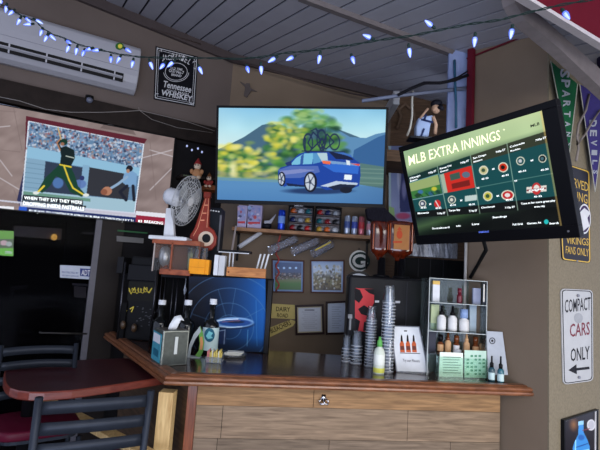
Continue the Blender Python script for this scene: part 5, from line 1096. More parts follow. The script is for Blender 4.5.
# ------------------------------------------------------------------ back wall shelf and what stands on it
YS = 4.38
s0, s1 = PY(232, 226, YS), PY(402, 240, YS); zs_ = PY(300, 231, YS).z
sh = thing('wall_shelf', 'long wooden shelf on the back wall under the middle television', 'shelf', ((s0.x+s1.x)/2, 4.5, zs_))
shw = woodmat('shelf_wood', (120, 84, 58), (164, 122, 88), .55, (2, 12, 12), 5)
bm = B(); box(bm, (s0.x, YS, zs_-.035), (s1.x, 4.645, zs_)); mk('board', bm, shw, sh, .004)
for x in (238, 368): bm = B(); a = PY(x, 240, YS+.2); box(bm, (a.x-.01, YS+.03, zs_-.06), (a.x+.01, 4.64, zs_-.036)); box(bm, (a.x-.01, 4.61, zs_-.32), (a.x+.01, 4.64, zs_-.05)); mk('bracket', bm, black, sh)
def onshelf(x): return PY(x, 226, YS+.06).x
SP = mpp((0, YS+.06, 2))
def shelfbox(name, label, cat, x0, x1, h, m, d=.12, group=None):
    t = thing(name, label, cat, ((onshelf(x0)+onshelf(x1))/2, YS+.1, zs_), group); bm = B(); box(bm, (onshelf(x0), YS+.06, zs_+.001), (onshelf(x1), YS+.06+d, zs_+h*SP)); mk('carton', bm, m, t, .003); return t
c = Canvas(234, 200, 266, 230, 5, (150, 150, 190)); 
for _ in range(60): c.ell(rng.uniform(235, 264), rng.uniform(201, 229), rng.uniform(.8, 2.2), rng.uniform(.8, 2.6), [(196, 160, 180), (120, 130, 190), (230, 220, 230), (180, 60, 60), (60, 60, 90), (150, 180, 220)][rng.integers(6)], .8, .3)
for x0, x1, lab in ((237, 246, 'pink and blue bobblehead box at the left end of the shelf'), (247, 261, 'larger white and pink bobblehead box on the shelf, second from the left')):
    t = shelfbox('toy_box', lab, 'box', x0, x1, 24 if x0 > 240 else 23, mat('lilac_card', (170, 160, 190), .6)); pz = Pl((0, YS+.0595, 0), (0, -1, 0)); yb_ = 226.3+(x0-237)*.06
    grid('print', c, [(x0+.6, 206), (x1-.6, 206), (x1-.6, yb_-2), (x0+.6, yb_-2)], pz, .001, attrmat('printed_box', 0, .5), t, 36, 50)
    bm = B(); rect_px(bm, pz, x0+1, yb_-5, x1-1, yb_-3, .002, .003); mk('label_band', bm, mat('rose_red_print', (186, 60, 66), .6), t)
t = thing('desk_ornament', 'white and black rounded item lying on the shelf between box and blue can', 'ornament', (onshelf(268), YS+.1, zs_)); bm = B(); q_ = Vector((onshelf(266.5), YS+.1, zs_+4*SP)); ellip(bm, q_, 5*SP, .05, 4*SP); mk('body', bm, mat('black_ball', (20, 20, 30), .4), t, 0, True); bm = B(); tube(bm, [Vector((onshelf(264), YS+.07, zs_+7*SP)), Vector((onshelf(270), YS+.07, zs_+8*SP)), Vector((onshelf(275), YS+.07, zs_+16*SP))], [.02, .018, .004], 8); mk('white_strap', bm, mat('strap_white', (180, 180, 190), .6), t, 0, True)
def can(x, label, cols, h=19.5, r=3.1, sc=1.0):
    t = thing('drink_can', label, 'can', (onshelf(x), YS+.1, zs_)); s = SP; P_ = T((onshelf(x), YS+.1, zs_+.001))
    bm = B(); lathe(bm, [(0, 0), (r*.8*s, 0), (r*s, .012), (r*s, h*s-.014), (r*.78*s, h*s)], P_, 18); o = mk('can_body', bm, mat('can_'+cols[0], cols[1], .25, .4), t, 0, True)
    bm = B(); lathe(bm, [(0, h*s-.003), (r*.78*s, h*s), (r*.7*s, h*s+.002), (0, h*s-.001)], P_, 18); mk('lid', bm, chrome, t)
    bm = B(); lathe(bm, [(r*1.01*s, h*s*.35), (r*1.01*s, h*s*.7)], P_, 18); mk('wrap', bm, mat('can_wrap_'+cols[2], cols[3], .3), t, 0, True)
can(281, 'bright blue tall can on the shelf left of the display cases', ('blue', (30, 70, 200), 'lightblue', (120, 160, 230)), 21, 3.6)
can(347.5, 'silver and blue can, leftmost of the group by the amber dispensers', ('silver', (170, 180, 200), 'navy', (70, 90, 150)))
can(355, 'silver can with blue band, second of the group on the right of the shelf', ('silver', (170, 180, 200), 'midblue', (60, 80, 170)))
can(362, 'silver and red can, third of the group at the right of the shelf', ('rose', (196, 110, 120), 'red', (190, 50, 60)))
can(371, 'pale silver can with pink band at the right end of the group', ('pale', (190, 190, 200), 'pink', (210, 150, 160)), 18, 4)
# mini helmet display cases
helmcols = [('maroon', (140, 30, 40)), ('white', (200, 204, 210)), ('gold', (200, 160, 60)), ('navy', (30, 40, 90)), ('black', (26, 26, 30)), ('teal', (30, 110, 120)), ('orange', (210, 100, 40)), ('silver', (160, 166, 176)), ('red', (190, 40, 40))]
def helmet(colr):
    t = thing('mini_helmet', 'x', 'helmet'); s = 3.4*SP; bm = B()
    lathe(bm, [(0, s), (s*.5, s*.87), (s*.87, s*.5), (s, 0), (s*.95, -s*.35), (s*.8, -s*.5)], Matrix.Translation((0, 0, s*.5)), 12); mk('shell', bm, mat('helmet_'+colr[0], colr[1], .3), t, 0, True)
    bm = B()
    for z in (.25, .0, -.2): tube(bm, [(s*.3, -s*.9, s*.5+z*s), (s*1.1, -s*.95, s*.5+z*s), (s*1.3, -s*.3, s*.5+z*s)], s*.07, 4)
    mk('face_guard', bm, mat('guard_grey', (150, 150, 156), .4), t); return t
hi = 0
for ci, (x0, x1, nm) in enumerate(((287.5, 313, 'left'), (314.5, 341, 'right'))):
    dc = thing('display_case', 'glass-fronted dark case of miniature helmets on the shelf, '+('left one' if ci == 0 else 'right one')+' of the pair', 'display case', ((onshelf(x0)+onshelf(x1))/2, YS+.1, zs_))
    xa, xb = onshelf(x0), onshelf(x1); H_ = 27*SP; y0, y1 = YS+.055, YS+.16
    bm = B(); box(bm, (xa, y1-.006, zs_), (xb, y1, zs_+H_)); mk('back', bm, mat('pale_case_back', (150, 146, 150), .6), dc)
    bm = B(); box(bm, (xa, y0, zs_+.001), (xa+.012, y1-.006, zs_+H_)); box(bm, (xb-.012, y0, zs_+.001), (xb, y1-.006, zs_+H_)); box(bm, (xa+.012, y0, zs_+.001), (xb-.012, y1-.006, zs_+.012)); box(bm, (xa+.012, y0, zs_+H_-.012), (xb-.012, y1-.006, zs_+H_)); mk('frame', bm, black, dc)
    for r_ in range(1, 3): bm = B(); box(bm, (xa+.013, y0+.004, zs_+H_*r_/3-.003), (xb-.013, y1-.007, zs_+H_*r_/3+.003)); mk('shelf', bm, mat('thin_shelf', (110, 100, 100), .5), dc)
    for r_ in range(3):
        for k in range(3):
            hc = helmcols[(hi*4+ci*2) % 9]; h_ = helmet(hc); h_['label'] = '%s miniature helmet, %s row of the %s display case' % (hc[0], ['bottom', 'middle', 'top'][r_], nm)
            h_['label'] += ['', ', at its centre', ', at its right'][k] if k else ', at its left'
            h_['group'] = 'miniature helmets in the display cases'; h_.location = (xa+(xb-xa)*(.2+.3*k), (y0+y1)/2, zs_+H_*r_/3+(.013 if r_ == 0 else .004)+.008); hi += 1
# cap / folded dark item on the right end of the shelf
t = thing('folded_banner', 'dark folded pleated cloth at the right end of the shelf above the cans', 'cloth', PY(385, 226, YS-.05)); bm = B()
pts = [(366, 208), (384, 207), (394, 216), (402, 225), (392, 227), (380, 224), (368, 219)]; prism(bm, [PY(x, y, YS-.03) for x, y in pts], Vector((0, .10, 0))); mk('cloth', bm, mat('charcoal_pleats', (44, 42, 52), .9, 0, .4, 30, .5, stretch=(6, 1, 1)), t, .01)
# hanging clear cup tubes under the shelf
tubes = [(270, 249, 296, 234, 'left'), (293, 250, 318, 236, 'middle'), (313, 252, 332, 239, 'right')]
for k, (xa, ya, xb, yb, nm) in enumerate(tubes):
    t = thing('cup_tube', 'clear plastic tube of nested cups slanting under the shelf, %s of three' % nm, 'cup stack', PY((xa+xb)/2, (ya+yb)/2, 4.42), 'clear tubes hanging beneath the shelf'); a = PY(xa, ya+1.5, 4.36); b = PY(xb, yb+4.5, 4.50); d = (b-a); L_ = d.length; Q = Matrix.Translation(a) @ d.to_track_quat('Z', 'Y').to_matrix().to_4x4()
    prof_ = [(.045, 0)]; n = 9
    for j in range(n): prof_ += [(.047, L_*(j+.2)/n), (.040, L_*(j+.4)/n), (.040, L_*(j+.95)/n)]
    bm = B(); lathe(bm, prof_+[(.03, L_)], Q, 14); mk('nested_cups', bm, clearmat('cup_plastic', (240, 242, 248), .25, (200, 206, 226), .16), t, 0, True)
    bm = B(); tube(bm, [b, (b.x, b.y, zs_-.036)], .003, 4); mk('hook', bm, black, t)
    if k == 2: bm = B(); tube(bm, [a+d*.1+Vector((0, -.045, .02)), a+d*.9+Vector((0, -.045, .02))], .008, 6); mk('yellow_strip', bm, mat('yellow_strip', (214, 190, 90), .5), t)
t = thing('white_rod', 'white plastic rod slanting under the left end of the shelf', 'rod', PY(238, 245, 4.4)); bm = B(); tube(bm, [PY(239, 247, 4.36), PY(261, 232.5, 4.45)], .022, 10); mk('rod', bm, mat('rod_white', (190, 194, 206), .4), t, 0, True); bm = B(); q_ = PY(261, 232.5, 4.45); tube(bm, [q_, (q_.x, q_.y, zs_-.036)], .004, 5); mk('hook', bm, black, t)
t = thing('white_rope', 'pale upright strap beside the shelf end above the cooler', 'strap', PY(232, 250, 4.3)); bm = B(); tube(bm, [PY(236, 226, 4.34), PY(234, 238, 4.32), PY(232, 250, 4.3)], .010, 6); mk('strap', bm, mat('pale_strap', (150, 140, 140), .6), t)
t = thing('red_garland', 'red twisted paper garland hanging from the shelf past the left framed picture', 'garland', PY(277, 232, 4.42)); bm = B()
pts = [PY(281, 232, 4.5), PY(279, 240, 4.44)]+[PY(277.5+1.6*math.sin(k*1.3), 244+k*2.6, 4.42+.02*math.cos(k*1.3)) for k in range(19)]; tube(bm, pts, .009, 6); mk('strand', bm, mat('faded_red_paper', (150, 66, 62), .8), t, 0, True)
# framed pictures
def framed(label, q, fm, mt, cv, pl=pB, fw_=1.4, mw=3.0, name='framed_picture', n=(60, 60)):
    t = thing(name, label, 'picture', pl.at((q[2][0]+q[3][0])/2, (q[2][1]+q[3][1])/2)); bm = B(); frame_px(bm, pl, q, inset(q, fw_), .002, .028); mk('frame', bm, fm, t)
    bm = B(); poly_px(bm, pl, inset(q, fw_), .004, .010); mk('mat_board', bm, mt, t); grid('print', cv, inset(q, mw), pl, .0105, attrmat('printed_picture', 0, .4), t, *n); return t
brf = mat('brown_frame', (78, 48, 40), .45); bluemat = mat('pale_blue_mat', (112, 140, 186), .5)
c = Canvas(268, 255, 308, 296, 4); c.grad(lambda X, Y: vgrad(X, Y, [(262, (60, 90, 140)), (272, (70, 90, 130)), (276, (60, 60, 70)), (280, (110, 120, 90)), (284, (66, 116, 60)), (290, (60, 100, 56))]))
for x in (278, 284, 290, 296): c.ell(x, 268, 1.3, 1, (170, 210, 255))
for _ in range(120): c.ell(rng.uniform(272, 303), rng.uniform(273, 279), .7, .5, [(120, 100, 100), (50, 50, 70), (150, 150, 160)][rng.integers(3)])
framed('framed stadium photo with pale blue mat, left of the pair on the back wall', [(271.5, 259), (304.5, 260.5), (304, 293), (272, 292.5)], brf, bluemat, c)
c = Canvas(306, 255, 348, 298, 4); c.grad(lambda X, Y: vgrad(X, Y, [(262, (150, 176, 214)), (272, (190, 206, 226)), (277, (90, 90, 84)), (282, (120, 110, 80)), (289, (90, 84, 76))]))
for _ in range(160): c.ell(rng.uniform(313, 344), rng.uniform(266, 289), rng.uniform(.4, 1.4), rng.uniform(.5, 1.8), [(160, 150, 120), (60, 60, 64), (120, 124, 100), (214, 220, 226)][rng.integers(4)], .7)
framed('framed pale outdoor group photo, right of the pair beside the round logo', [(310, 260), (344.5, 260), (344, 293.5), (310.5, 293)], brf, mat('paler_blue_mat', (150, 170, 206), .5), c)
dfr = mat('dark_red_brown_frame', (40, 22, 22), .4)
c = Canvas(290, 296, 350, 340, 5, (190, 196, 208)); 
for k in range(9): c.line([(302+(k % 3)*1.2, 312+k*2.0), (317-(k % 2)*2, 312+k*2.0)], .45, (120, 120, 140), .7)
c.line([(305, 310), (314, 310)], .9, (60, 60, 80))
c2_ = Canvas(290, 296, 350, 340, 5, (188, 198, 214))
for k in range(10): c2_.line([(332, 307+k*2.3), (341-(k % 2)*2, 307+k*2.3)], .5, (110, 120, 140), .7)
framed('black framed certificate with grey lines, left of the lower two', [(295, 305), (323.5, 304), (324.5, 334), (295.5, 335)], dfr, mat('cream_mat', (186, 176, 150), .6), c, fw_=2.2, mw=3.2, name='framed_certificate')
framed('black framed notice on white paper, right of the lower two', [(325.5, 301.5), (347, 300.5), (347.5, 334), (325.5, 334.5)], dfr, paper, c2_, fw_=2, mw=2.4, name='framed_certificate')
# round G logo
gl_ = thing('team_logo_disc', 'round dark disc with white and gold ringed letter G on the back wall', 'logo', pB.at(359, 272)); bm = B(); ell_px(bm, pB, 359, 261, 10, 10.6, .002, .02, 32); o_ = mk('disc', bm, mat('white_enamel', (226, 226, 220), .4), gl_)
bm = B(); ell_px(bm, pB, 360.2, 261, 9.6, 9.0, .02, .0215, 28); addto(o_, bm, mat('dark_green_enamel', (24, 48, 44), .4))
bm = B(); gp = arcpts(360, 261, 6.6, 5.4, -.55, -2*PI+.25, 20); stroke(bm, pB, gp, 2.8, .023); stroke(bm, pB, [(360.5, 262.3), (367, 262.3)], 2.6, .023); addto(o_, bm, MATS['white_enamel'])
bm = B(); tube(bm, [pB.at(358, 250.5, .01), pB.at(359, 248, .01), pB.at(360, 250.5, .01)], .004, 5); mk('hanger', bm, black, gl_)
Ym_ = 3.44; ck0 = pB.at(359, 279, .1)
ck = thing('arched_clock', 'black-rimmed white arched dial above the red poster', 'clock', ck0); pk_ = Pl((0, Ym_+.12, 0), (0, -1, 0)); bm = B(); poly_px(bm, pk_, arcpts(358.5, 279, 12, 8, PI, 2*PI, 16)+[(370.5, 276.5), (347, 276)], -.04, 0); mk('rim', bm, black, ck); bm = B(); poly_px(bm, pk_, arcpts(358.5, 278.5, 9, 5, PI, 2*PI, 16)+[(367.5, 276.5), (349.5, 276)], 0, .004); mk('dial', bm, mat('dial_white', (180, 186, 196), .5), ck)
ck.location = pk_.at(358.5, 276.8); [setattr(ch, 'location', pk_.at(359, 279, .0)*0+ck0-ck.location) for ch in ck.children]
# yellow road style signs
yw = mat('faded_yellow_sign', (196, 178, 110), .6)
t = thing('street_sign', 'small cream-yellow sign board behind the cooler edge, upper of two', 'sign', pB.at(285, 320)); bm = B(); poly_px(bm, pB, [(270, 303.5), (295.5, 305), (295, 319), (270, 318)], .002, .008); o_ = mk('panel', bm, yw, t); bm = B(); text_px(bm, pB, 'DAIRY', (276, 311), (290, 311.6), 4.4, .009, bold=.01); text_px(bm, pB, 'ROAD', (277, 317), (288, 317.6), 4.0, .009, bold=.01); addto(o_, bm, ink)
t = thing('street_sign', 'cream arrow-shaped sign pointing up right behind the cooler edge, lower of two', 'sign', pB.at(275, 336)); bm = B(); poly_px(bm, pB, [(270, 327.5), (291, 319.5), (296, 321.5), (293, 326), (270, 337)], .002, .010); o_ = mk('panel', bm, yw, t); bm = B(); text_px(bm, pB, 'BLEACHERS', (271.5, 333.2), (291.5, 324.4), 4.8, .011, bold=.01); addto(o_, bm, ink)
# ------------------------------------------------------------------ black shot machine with amber dispensers
Ym = 3.44
fm = thing('shot_machine', 'black bar-top chiller with red printed panel beneath the two amber bottles', 'machine', (px3(385, 366, Ym).x, Ym+.09, ZB))
za_ = px3(385, 277, Ym).z
bm = B(); a = px3(348, 300, Ym); b = px3(431, 300, Ym); box(bm, (a.x, Ym, ZB), (b.x, Ym+.18, za_)); mk('body', bm, mat('soft_black', (16, 16, 20), .4), fm, .02, seg=3)
pf_ = Pl((0, Ym-.001, 0), (0, -1, 0)); bm = B(); poly_px(bm, pf_, [(355, 288), (374, 289), (374, 332), (355, 331)], 0, .003); o_ = mk('printed_panel', bm, mat('fire_red_print', (176, 38, 44), .5), fm)
bm = B()
for pts in ([(355, 288), (360, 290), (363, 297), (359, 303), (355, 300)], [(364, 289), (374, 289), (374, 295), (369, 293)], [(358, 309), (364, 305), (370, 309), (374, 303), (374, 312), (367, 316), (361, 314)], [(355, 318), (360, 321), (358, 331), (355, 331)], [(364, 322), (371, 320), (374, 327), (368, 331), (363, 331)]): poly_px(bm, pf_, pts, .003, .0036)
addto(o_, bm, ink)
bm = B(); bz(bm, 405, 407, 282, 360, Ym-.004, Ym); mk('door_seam', bm, mat('seam_charcoal', (40, 40, 46), .4), fm)
bm = B(); rect_px(bm, pf_, 375, 300.5, 379, 302.5, 0, .004); rect_px(bm, pf_, 393, 301, 400, 303, 0, .004); o_ = mk('tap_label', bm, ofw, fm, label='small white tap labels')
bm = B(); bz(bm, 348, 352.5, 314.5, 318.5, Ym-.03, Ym); bz(bm, 349, 351.5, 318.5, 330, Ym-.025, Ym-.01); mk('side_tap', bm, mat('tap_grey', (120, 120, 122), .4), fm, .002)
amber = mat('amber_liquor', (70, 20, 6), .1, 0, .5, 7, spec=.6, stretch=(5, 5, 1)); 
def ambottle(x0, x1, cx_, label, cols, lab):
    Yb = Ym+.09; p = px3(cx_, 276, Yb); t = thing('liquor_bottle', label, 'bottle', (p.x, Yb, za_)); s = mpp(p)
    bm = B(); lathe(bm, [(0, 0), (8.5*s, 0), (8.5*s, .012), (4*s, .018), (3.6*s, 19*s), (0, 19*s)], T((p.x, Yb, za_+.001)), 18); mk('pouring_column', bm, black, t, 0, True)
    xa, xb = px3(x0, 240, Yb).x, px3(x1, 240, Yb).x; cx = (xa+xb)/2; hw = (xb-xa)/2; zb_ = za_+17*s; zt2 = px3(cx_, 222, Yb).z
    bm = B(); rings = []
    for r_, z in ((.25, zb_), (.28, zb_+2*s), (.55, zb_+5*s), (.88, zb_+8*s), (.93, zb_+12*s), (.97, zt2-14*s), (1, zt2-12*s), (1, zt2-1.5*s), (.93, zt2)): 
        rings.append([bm.verts.new((cx+math.copysign(abs(math.cos(a))**.6, math.cos(a))*hw*r_, Yb+math.copysign(abs(math.sin(a))**.6, math.sin(a))*.055*r_, z)) for a in [2*PI*k/20 for k in range(20)]])
    for A_, B_ in zip(rings, rings[1:]):
        for k in range(20): bm.faces.new((A_[k], A_[(k+1) % 20], B_[(k+1) % 20], B_[k]))
    bm.faces.new(rings[0]); bm.faces.new(rings[-1]); mk('bottle_body', bm, amber, t, 0, True)
    for k in (-.75, .75): bm = B(); box(bm, (cx+k*hw-.004, Yb-.058, zb_+10*s), (cx+k*hw+.004, Yb-.052, zt2-3*s)); mk('glass_ridge', bm, mat('pale_amber_ridge', (140, 62, 26), .2), t)
    if lab:
        bm = B(); box(bm, (cx-hw*.5, Yb-.060, zb_+11*s), (cx+hw*.55, Yb-.054, zt2-4*s)); o = mk('paper_label', bm, mat('parchment_label', (164, 108, 58), .6), t); q_ = Pl((0, Yb-.0605, 0), (0, -1, 0)); bm = B(); ell_px(bm, q_, 399.5, 234.5, 3, 4.4, 0, .001, 14); poly_px(bm, q_, [(397, 230), (399.5, 226.5), (402, 230)], 0, .001); stroke(bm, q_, [(393, 242), (402, 242)], 2, .001); pass; addto(o, bm, mat('rust_print', (176, 66, 30), .6))
    return t
ambottle(370, 389, 381, 'upside-down amber liquor bottle on the left pouring column of the shot machine', None, False)
ambottle(385, 414, 401, 'upside-down amber liquor bottle with parchment label on the right pouring column', None, True)
# black equipment behind, up to the right wall
eq = thing('back_cabinet', 'black cabinet behind the shot machine and acrylic display', 'cabinet', (px3(440, 300, 3.62).x, 3.68, ZB))
bm = B(); a = px3(401, 257, 3.66); b = px3(447, 300, 3.66); box(bm, (a.x, 3.66, 0), (b.x, 3.9, a.z)); mk('body', bm, blackm, eq, .004); bm = B(); b2_ = px3(469, 257, 3.66); box(bm, (b.x, 3.66, px3(440, 279, 3.66).z), (b2_.x, 3.85, a.z)); mk('side_wing', bm, blackm, eq, .003)
for x in (418, 430, 443): bm = B(); bz(bm, x, x+.8, 258, 277, 3.655, 3.66); mk('panel_seam', bm, mat('seam_charcoal', (40, 40, 46), .4), eq)
sf_ = thing('foil_bag', 'crinkled silver striped paper bag lying behind the amber bottles', 'bag', px3(425, 258, 3.72)); bm = B(); N = 30; va=[]; vb=[]; zr = px3(425, 257, 3.72).z
for k in range(N+1): x = 408+k*47/N; p1_ = px3(x, 244+.6*math.sin(k*2.1), 3.72+.012*math.sin(k*2.6)); va.append(bm.verts.new(p1_)); vb.append(bm.verts.new((p1_.x, 3.72+.012*math.cos(k*1.9), zr)))
for k in range(N): bm.faces.new((va[k], va[k+1], vb[k+1], vb[k]))
sol(bm, .03); mk('bag', bm, mat('crinkled_silver', (150, 152, 158), .35, .3, .5, 40, .5, stretch=(6, 1, 1)), sf_)
bpz = thing('black_column', 'glossy black upright column between the television and the cabinet', 'column', px3(455, 280, 3.6)); bm = B(); a = px3(447, 246, 3.62); b = px3(463, 246, 3.62); box(bm, (a.x, 3.56, px3(455, 257, 3.62).z+.001), (b.x, 3.66, a.z+.12)); mk('column', bm, black, bpz, .006); 
bpz.location = (a.x+.05, 3.6, px3(455, 257, 3.62).z)
wp = thing('white_pipe', 'thin white vertical pipe at the end of the brown right wall', 'pipe', (KCL.x-.03, KCL.y+.05, 0)); bm = B(); a = pC.at(467.5, 260, .02); tube(bm, [(a.x, a.y, .0), (a.x, a.y, pC.at(467, 243).z+.1)], .011, 8); mk('pipe', bm, mat('pipe_white', (170, 168, 166), .5), wp, 0, True)

# ------------------------------------------------------------------ stacks of clear cups, upside down
cupm = clearmat('thin_cup_plastic', (246, 248, 250), .28, (200, 206, 214), .05)
bm = B(); lathe(bm, [(.045, .006), (.033, .118)], None, 16); lathe(bm, [(.045, .006), (.0475, .004), (.046, 0)], None, 16, 1); lathe(bm, [(.033, .118), (.030, .120), (0, .119)], None, 16, 0)
cup0 = mk('plastic_cup', bm, [cupm, clearmat('cup_rim_highlight', (230, 234, 240), .5, (216, 222, 230), .5)], None, 0, True)  # rim highlights painted in as whitish, half-opaque rings
firstcup = True
for x, yb, n, sc_, step, nm in ((346, 361, 5, .82, .022, 'short stack at the far left of the cups'), (356, 363, 6, .92, .024, 'short stack second from the left'), (369.5, 365.5, 17, .86, .0195, 'tall stack in front of the red panel'), (386.5, 371, 22, .98, .0215, 'tallest stack'), (352, 355, 4, .8, .02, 'low stack half hidden between the two short ones')):
    p = oc(x, yb)
    for k in range(n):
        o = cup0 if firstcup else cup0.copy()
        if not firstcup: COL.objects.link(o)
        firstcup = False
        o.matrix_basis = Matrix.Translation(p+Vector((.001*math.sin(k*2), 0, .001+k*step))) @ Matrix.Scale(sc_, 4)
        tag(o, 'clear plastic cup nested in the %s' % nm, 'cup', 'clear cups in the %s' % nm)
# sanitiser bottle
p = oc(378.5, 373.5); s = mpp(p); t = thing('pump_bottle', 'small white bottle with green top and yellow band in front of the cup stacks', 'bottle', p)
bm = B(); lathe(bm, [(0, 0), (5.2*s, 0), (5.6*s, 1*s), (5.6*s, 20*s), (4.4*s, 24*s), (2.2*s, 26*s), (2.2*s, 27*s), (0, 27*s)], T(p), 18); mk('bottle_body', bm, mat('milky_white', (196, 204, 190), .35), t, 0, True)
bm = B(); lathe(bm, [(5.7*s, 1.5*s), (5.7*s, 6*s)], T(p), 18); mk('yellow_band', bm, mat('lime_yellow', (206, 206, 90), .5), t, 0, True); bm = B(); lathe(bm, [(0, 26.5*s), (2.8*s, 26.5*s), (2.6*s, 32*s), (1.4*s, 33*s), (1.3*s, 36*s), (0, 36*s)], T(p), 14); mk('cap', bm, mat('fresh_green_cap', (90, 160, 80), .4), t, 0, True)
bm = B(); lathe(bm, [(5.65*s, 9*s), (5.65*s, 19*s)], T(p), 18); mk('label', bm, mat('off_white_label', (210, 214, 206), .6), t, 0, True)

# ------------------------------------------------------------------ upright card with three amber bottles
p = oc(411, 373); Yp = p.y; t = thing('menu_card', 'white tabletop card showing three small amber dropper bottles', 'card', p)
pl_ = Pl(p, (-.10, -1, .30)); q = [(391, 326.5), (418.5, 327.5), (427.5, 372), (397.5, 371)]
bm = B(); poly_px(bm, pl_, q, -.006, 0); mk('sheet', bm, paper, t); bm = B(); frame_px(bm, pl_, [(x+dx, y+dy) for (x, y), (dx, dy) in zip(q, ((-1, -1), (1, -1), (1.4, 1), (-1, 1)))], q, -.007, .001); mk('acrylic_frame', bm, mat('clear_edge_grey', (110, 114, 124), .2), t)
bm = B(); ang_ = .18
tx = mat('amber_print', (176, 74, 24), .4)
for k, x in enumerate((401.5, 407.5, 413.5)):
    x0 = x+.2; poly_px(bm, pl_, [(x0-2, 344), (x0-1, 341.5), (x0+1.4, 341.5), (x0+2.4, 344), (x0+3.2, 352.5), (x0-1.4, 352.2)], .0005, .0012)
o_ = [c_ for c_ in t.children if c_.name.startswith('sheet')][0]; addto(o_, bm, tx)
bm = B()
for x in (401.5, 407.5, 413.5): poly_px(bm, pl_, [(x-.9, 341.5), (x-.7, 336), (x, 334.5), (x+.7, 336), (x+1.4, 341.5)], .0005, .0013); 
stroke(bm, pl_, [(400, 353), (420, 353.6)], .7, .0013); stroke(bm, pl_, [(404, 331), (407, 331)], 1.2, .0013); text_px(bm, pl_, 'Try our Flavors', (402.5, 361.5), (419.5, 362.3), 2.6, .0013); addto(o_, bm, ink)
bm = B()
for x in (401.5, 407.5, 413.5): poly_px(bm, pl_, [(x-1.4, 346), (x+2.4, 346), (x+2.9, 350), (x-1.1, 350)], .0013, .0016)
addto(o_, bm, mat('dark_amber_print', (90, 30, 14), .4))
bm = B(); box(bm, (-.10, -.01, 0), (.115, .07, .008), T(p)); mk('foot', bm, clear, t)

# ------------------------------------------------------------------ acrylic display of small bottles
acr = clearmat('acrylic_sheet', (236, 244, 240), .35, (190, 205, 200), .07)
Yd = 3.02
p = PZ(455, 378, ZB); Yd = p.y
ad = thing('acrylic_display', 'tall clear acrylic stand of small bottles at the right end of the bar', 'display stand', (p.x, Yd+.1, ZB))
xa, xb = px3(428, 372, Yd+.05).x, px3(486, 372, Yd+.05).x; Yk = Yd+.24
xa = px3(421, 300, Yk).x; zA = [px3(455, y, Yd+.14).z for y in (279.5, 303, 331, 353)]
th = .005
bm = B(); box(bm, (xa, Yk-.005, ZB), (xb, Yk, zA[0])); mk('back_sheet', bm, acr, ad)
for x in (xa, xb-.005): bm = B(); box(bm, (x, Yd+.05, ZB), (x+.005, Yk-.005, zA[0])); mk('side_sheet', bm, acr, ad)
for i, z in enumerate(zA): bm = B(); box(bm, (xa+.005, Yd+.05, z-.005), (xb-.005, Yk-.005, z)); mk('shelf', bm, acr, ad)
bm = B()
edge = mat('acrylic_bright_edge', (170, 178, 178), .3)
for x in (xa, xb-.004): box(bm, (x, Yd+.046, ZB), (x+.004, Yd+.05, zA[0]))
for z in zA[:3]: box(bm, (xa+.004, Yd+.046, z-.004), (xb-.004, Yd+.05, z))
mk('polished_edge', bm, edge, ad)
bm = B(); box(bm, (xb-.03, Yd+.04, zA[0]-.14), (xb-.02, Yd+.046, zA[0]-.02)); mk('hinge', bm, mat('pale_cream', (206, 204, 196), .5), ad, .003)
# lower front case with printed cards
fx0, fx1 = px3(438, 372, Yd).x, px3(487.5, 372, Yd).x
bm = B(); zf = zA[3]-.01; box(bm, (fx0, Yd, ZB), (fx1, Yd+.003, zf)); box(bm, (fx0, Yd+.003, ZB), (fx0+.003, Yd+.045, zf)); box(bm, (fx1-.003, Yd+.003, ZB), (fx1, Yd+.045, zf)); mk('front_tray', bm, clearmat('green_tint_acrylic', (240, 250, 244), .3, (200, 230, 212), .05), ad)
pd_ = Pl((0, Yd+.02, 0), (0, -1, 0)); ci = thing('info_card', 'white printed card with grey lines in the front tray of the acrylic stand', 'card', pd_.at(452, 378)); ci.location.z = ZB
bm = B(); poly_px(bm, pd_, [(440, 352), (463, 353), (463, 377.5), (439, 376.5)], -.003, 0); o_ = mk('card', bm, mat('soft_green_white', (214, 222, 212), .6), ci)
bm = B(); 
for k in range(7): stroke(bm, pd_, [(443, 357+k*2.6), (461-(k % 3)*1.5, 357.4+k*2.6)], .9, .001)
addto(o_, bm, mat('grey_green_print', (116, 134, 122), .6))
cj = thing('info_card', 'pale green patterned card in the front tray, right of the white one', 'card', pd_.at(476, 378)); cj.location.z = ZB
bm = B(); poly_px(bm, pd_, [(464.5, 350), (486.5, 351), (486.5, 378), (464.5, 377.5)], -.003, 0); o_ = mk('card', bm, mat('mint_print', (178, 204, 188), .6), cj)
bm = B()
for k in range(6):
    for j in range(5):
        if (k*3+j*5) % 4: rect_px(bm, pd_, 466.5+j*4, 355+k*3.6, 469+j*4, 357+k*3.6, 0, .001)
addto(o_, bm, mat('deep_mint_print', (70, 130, 100), .6))
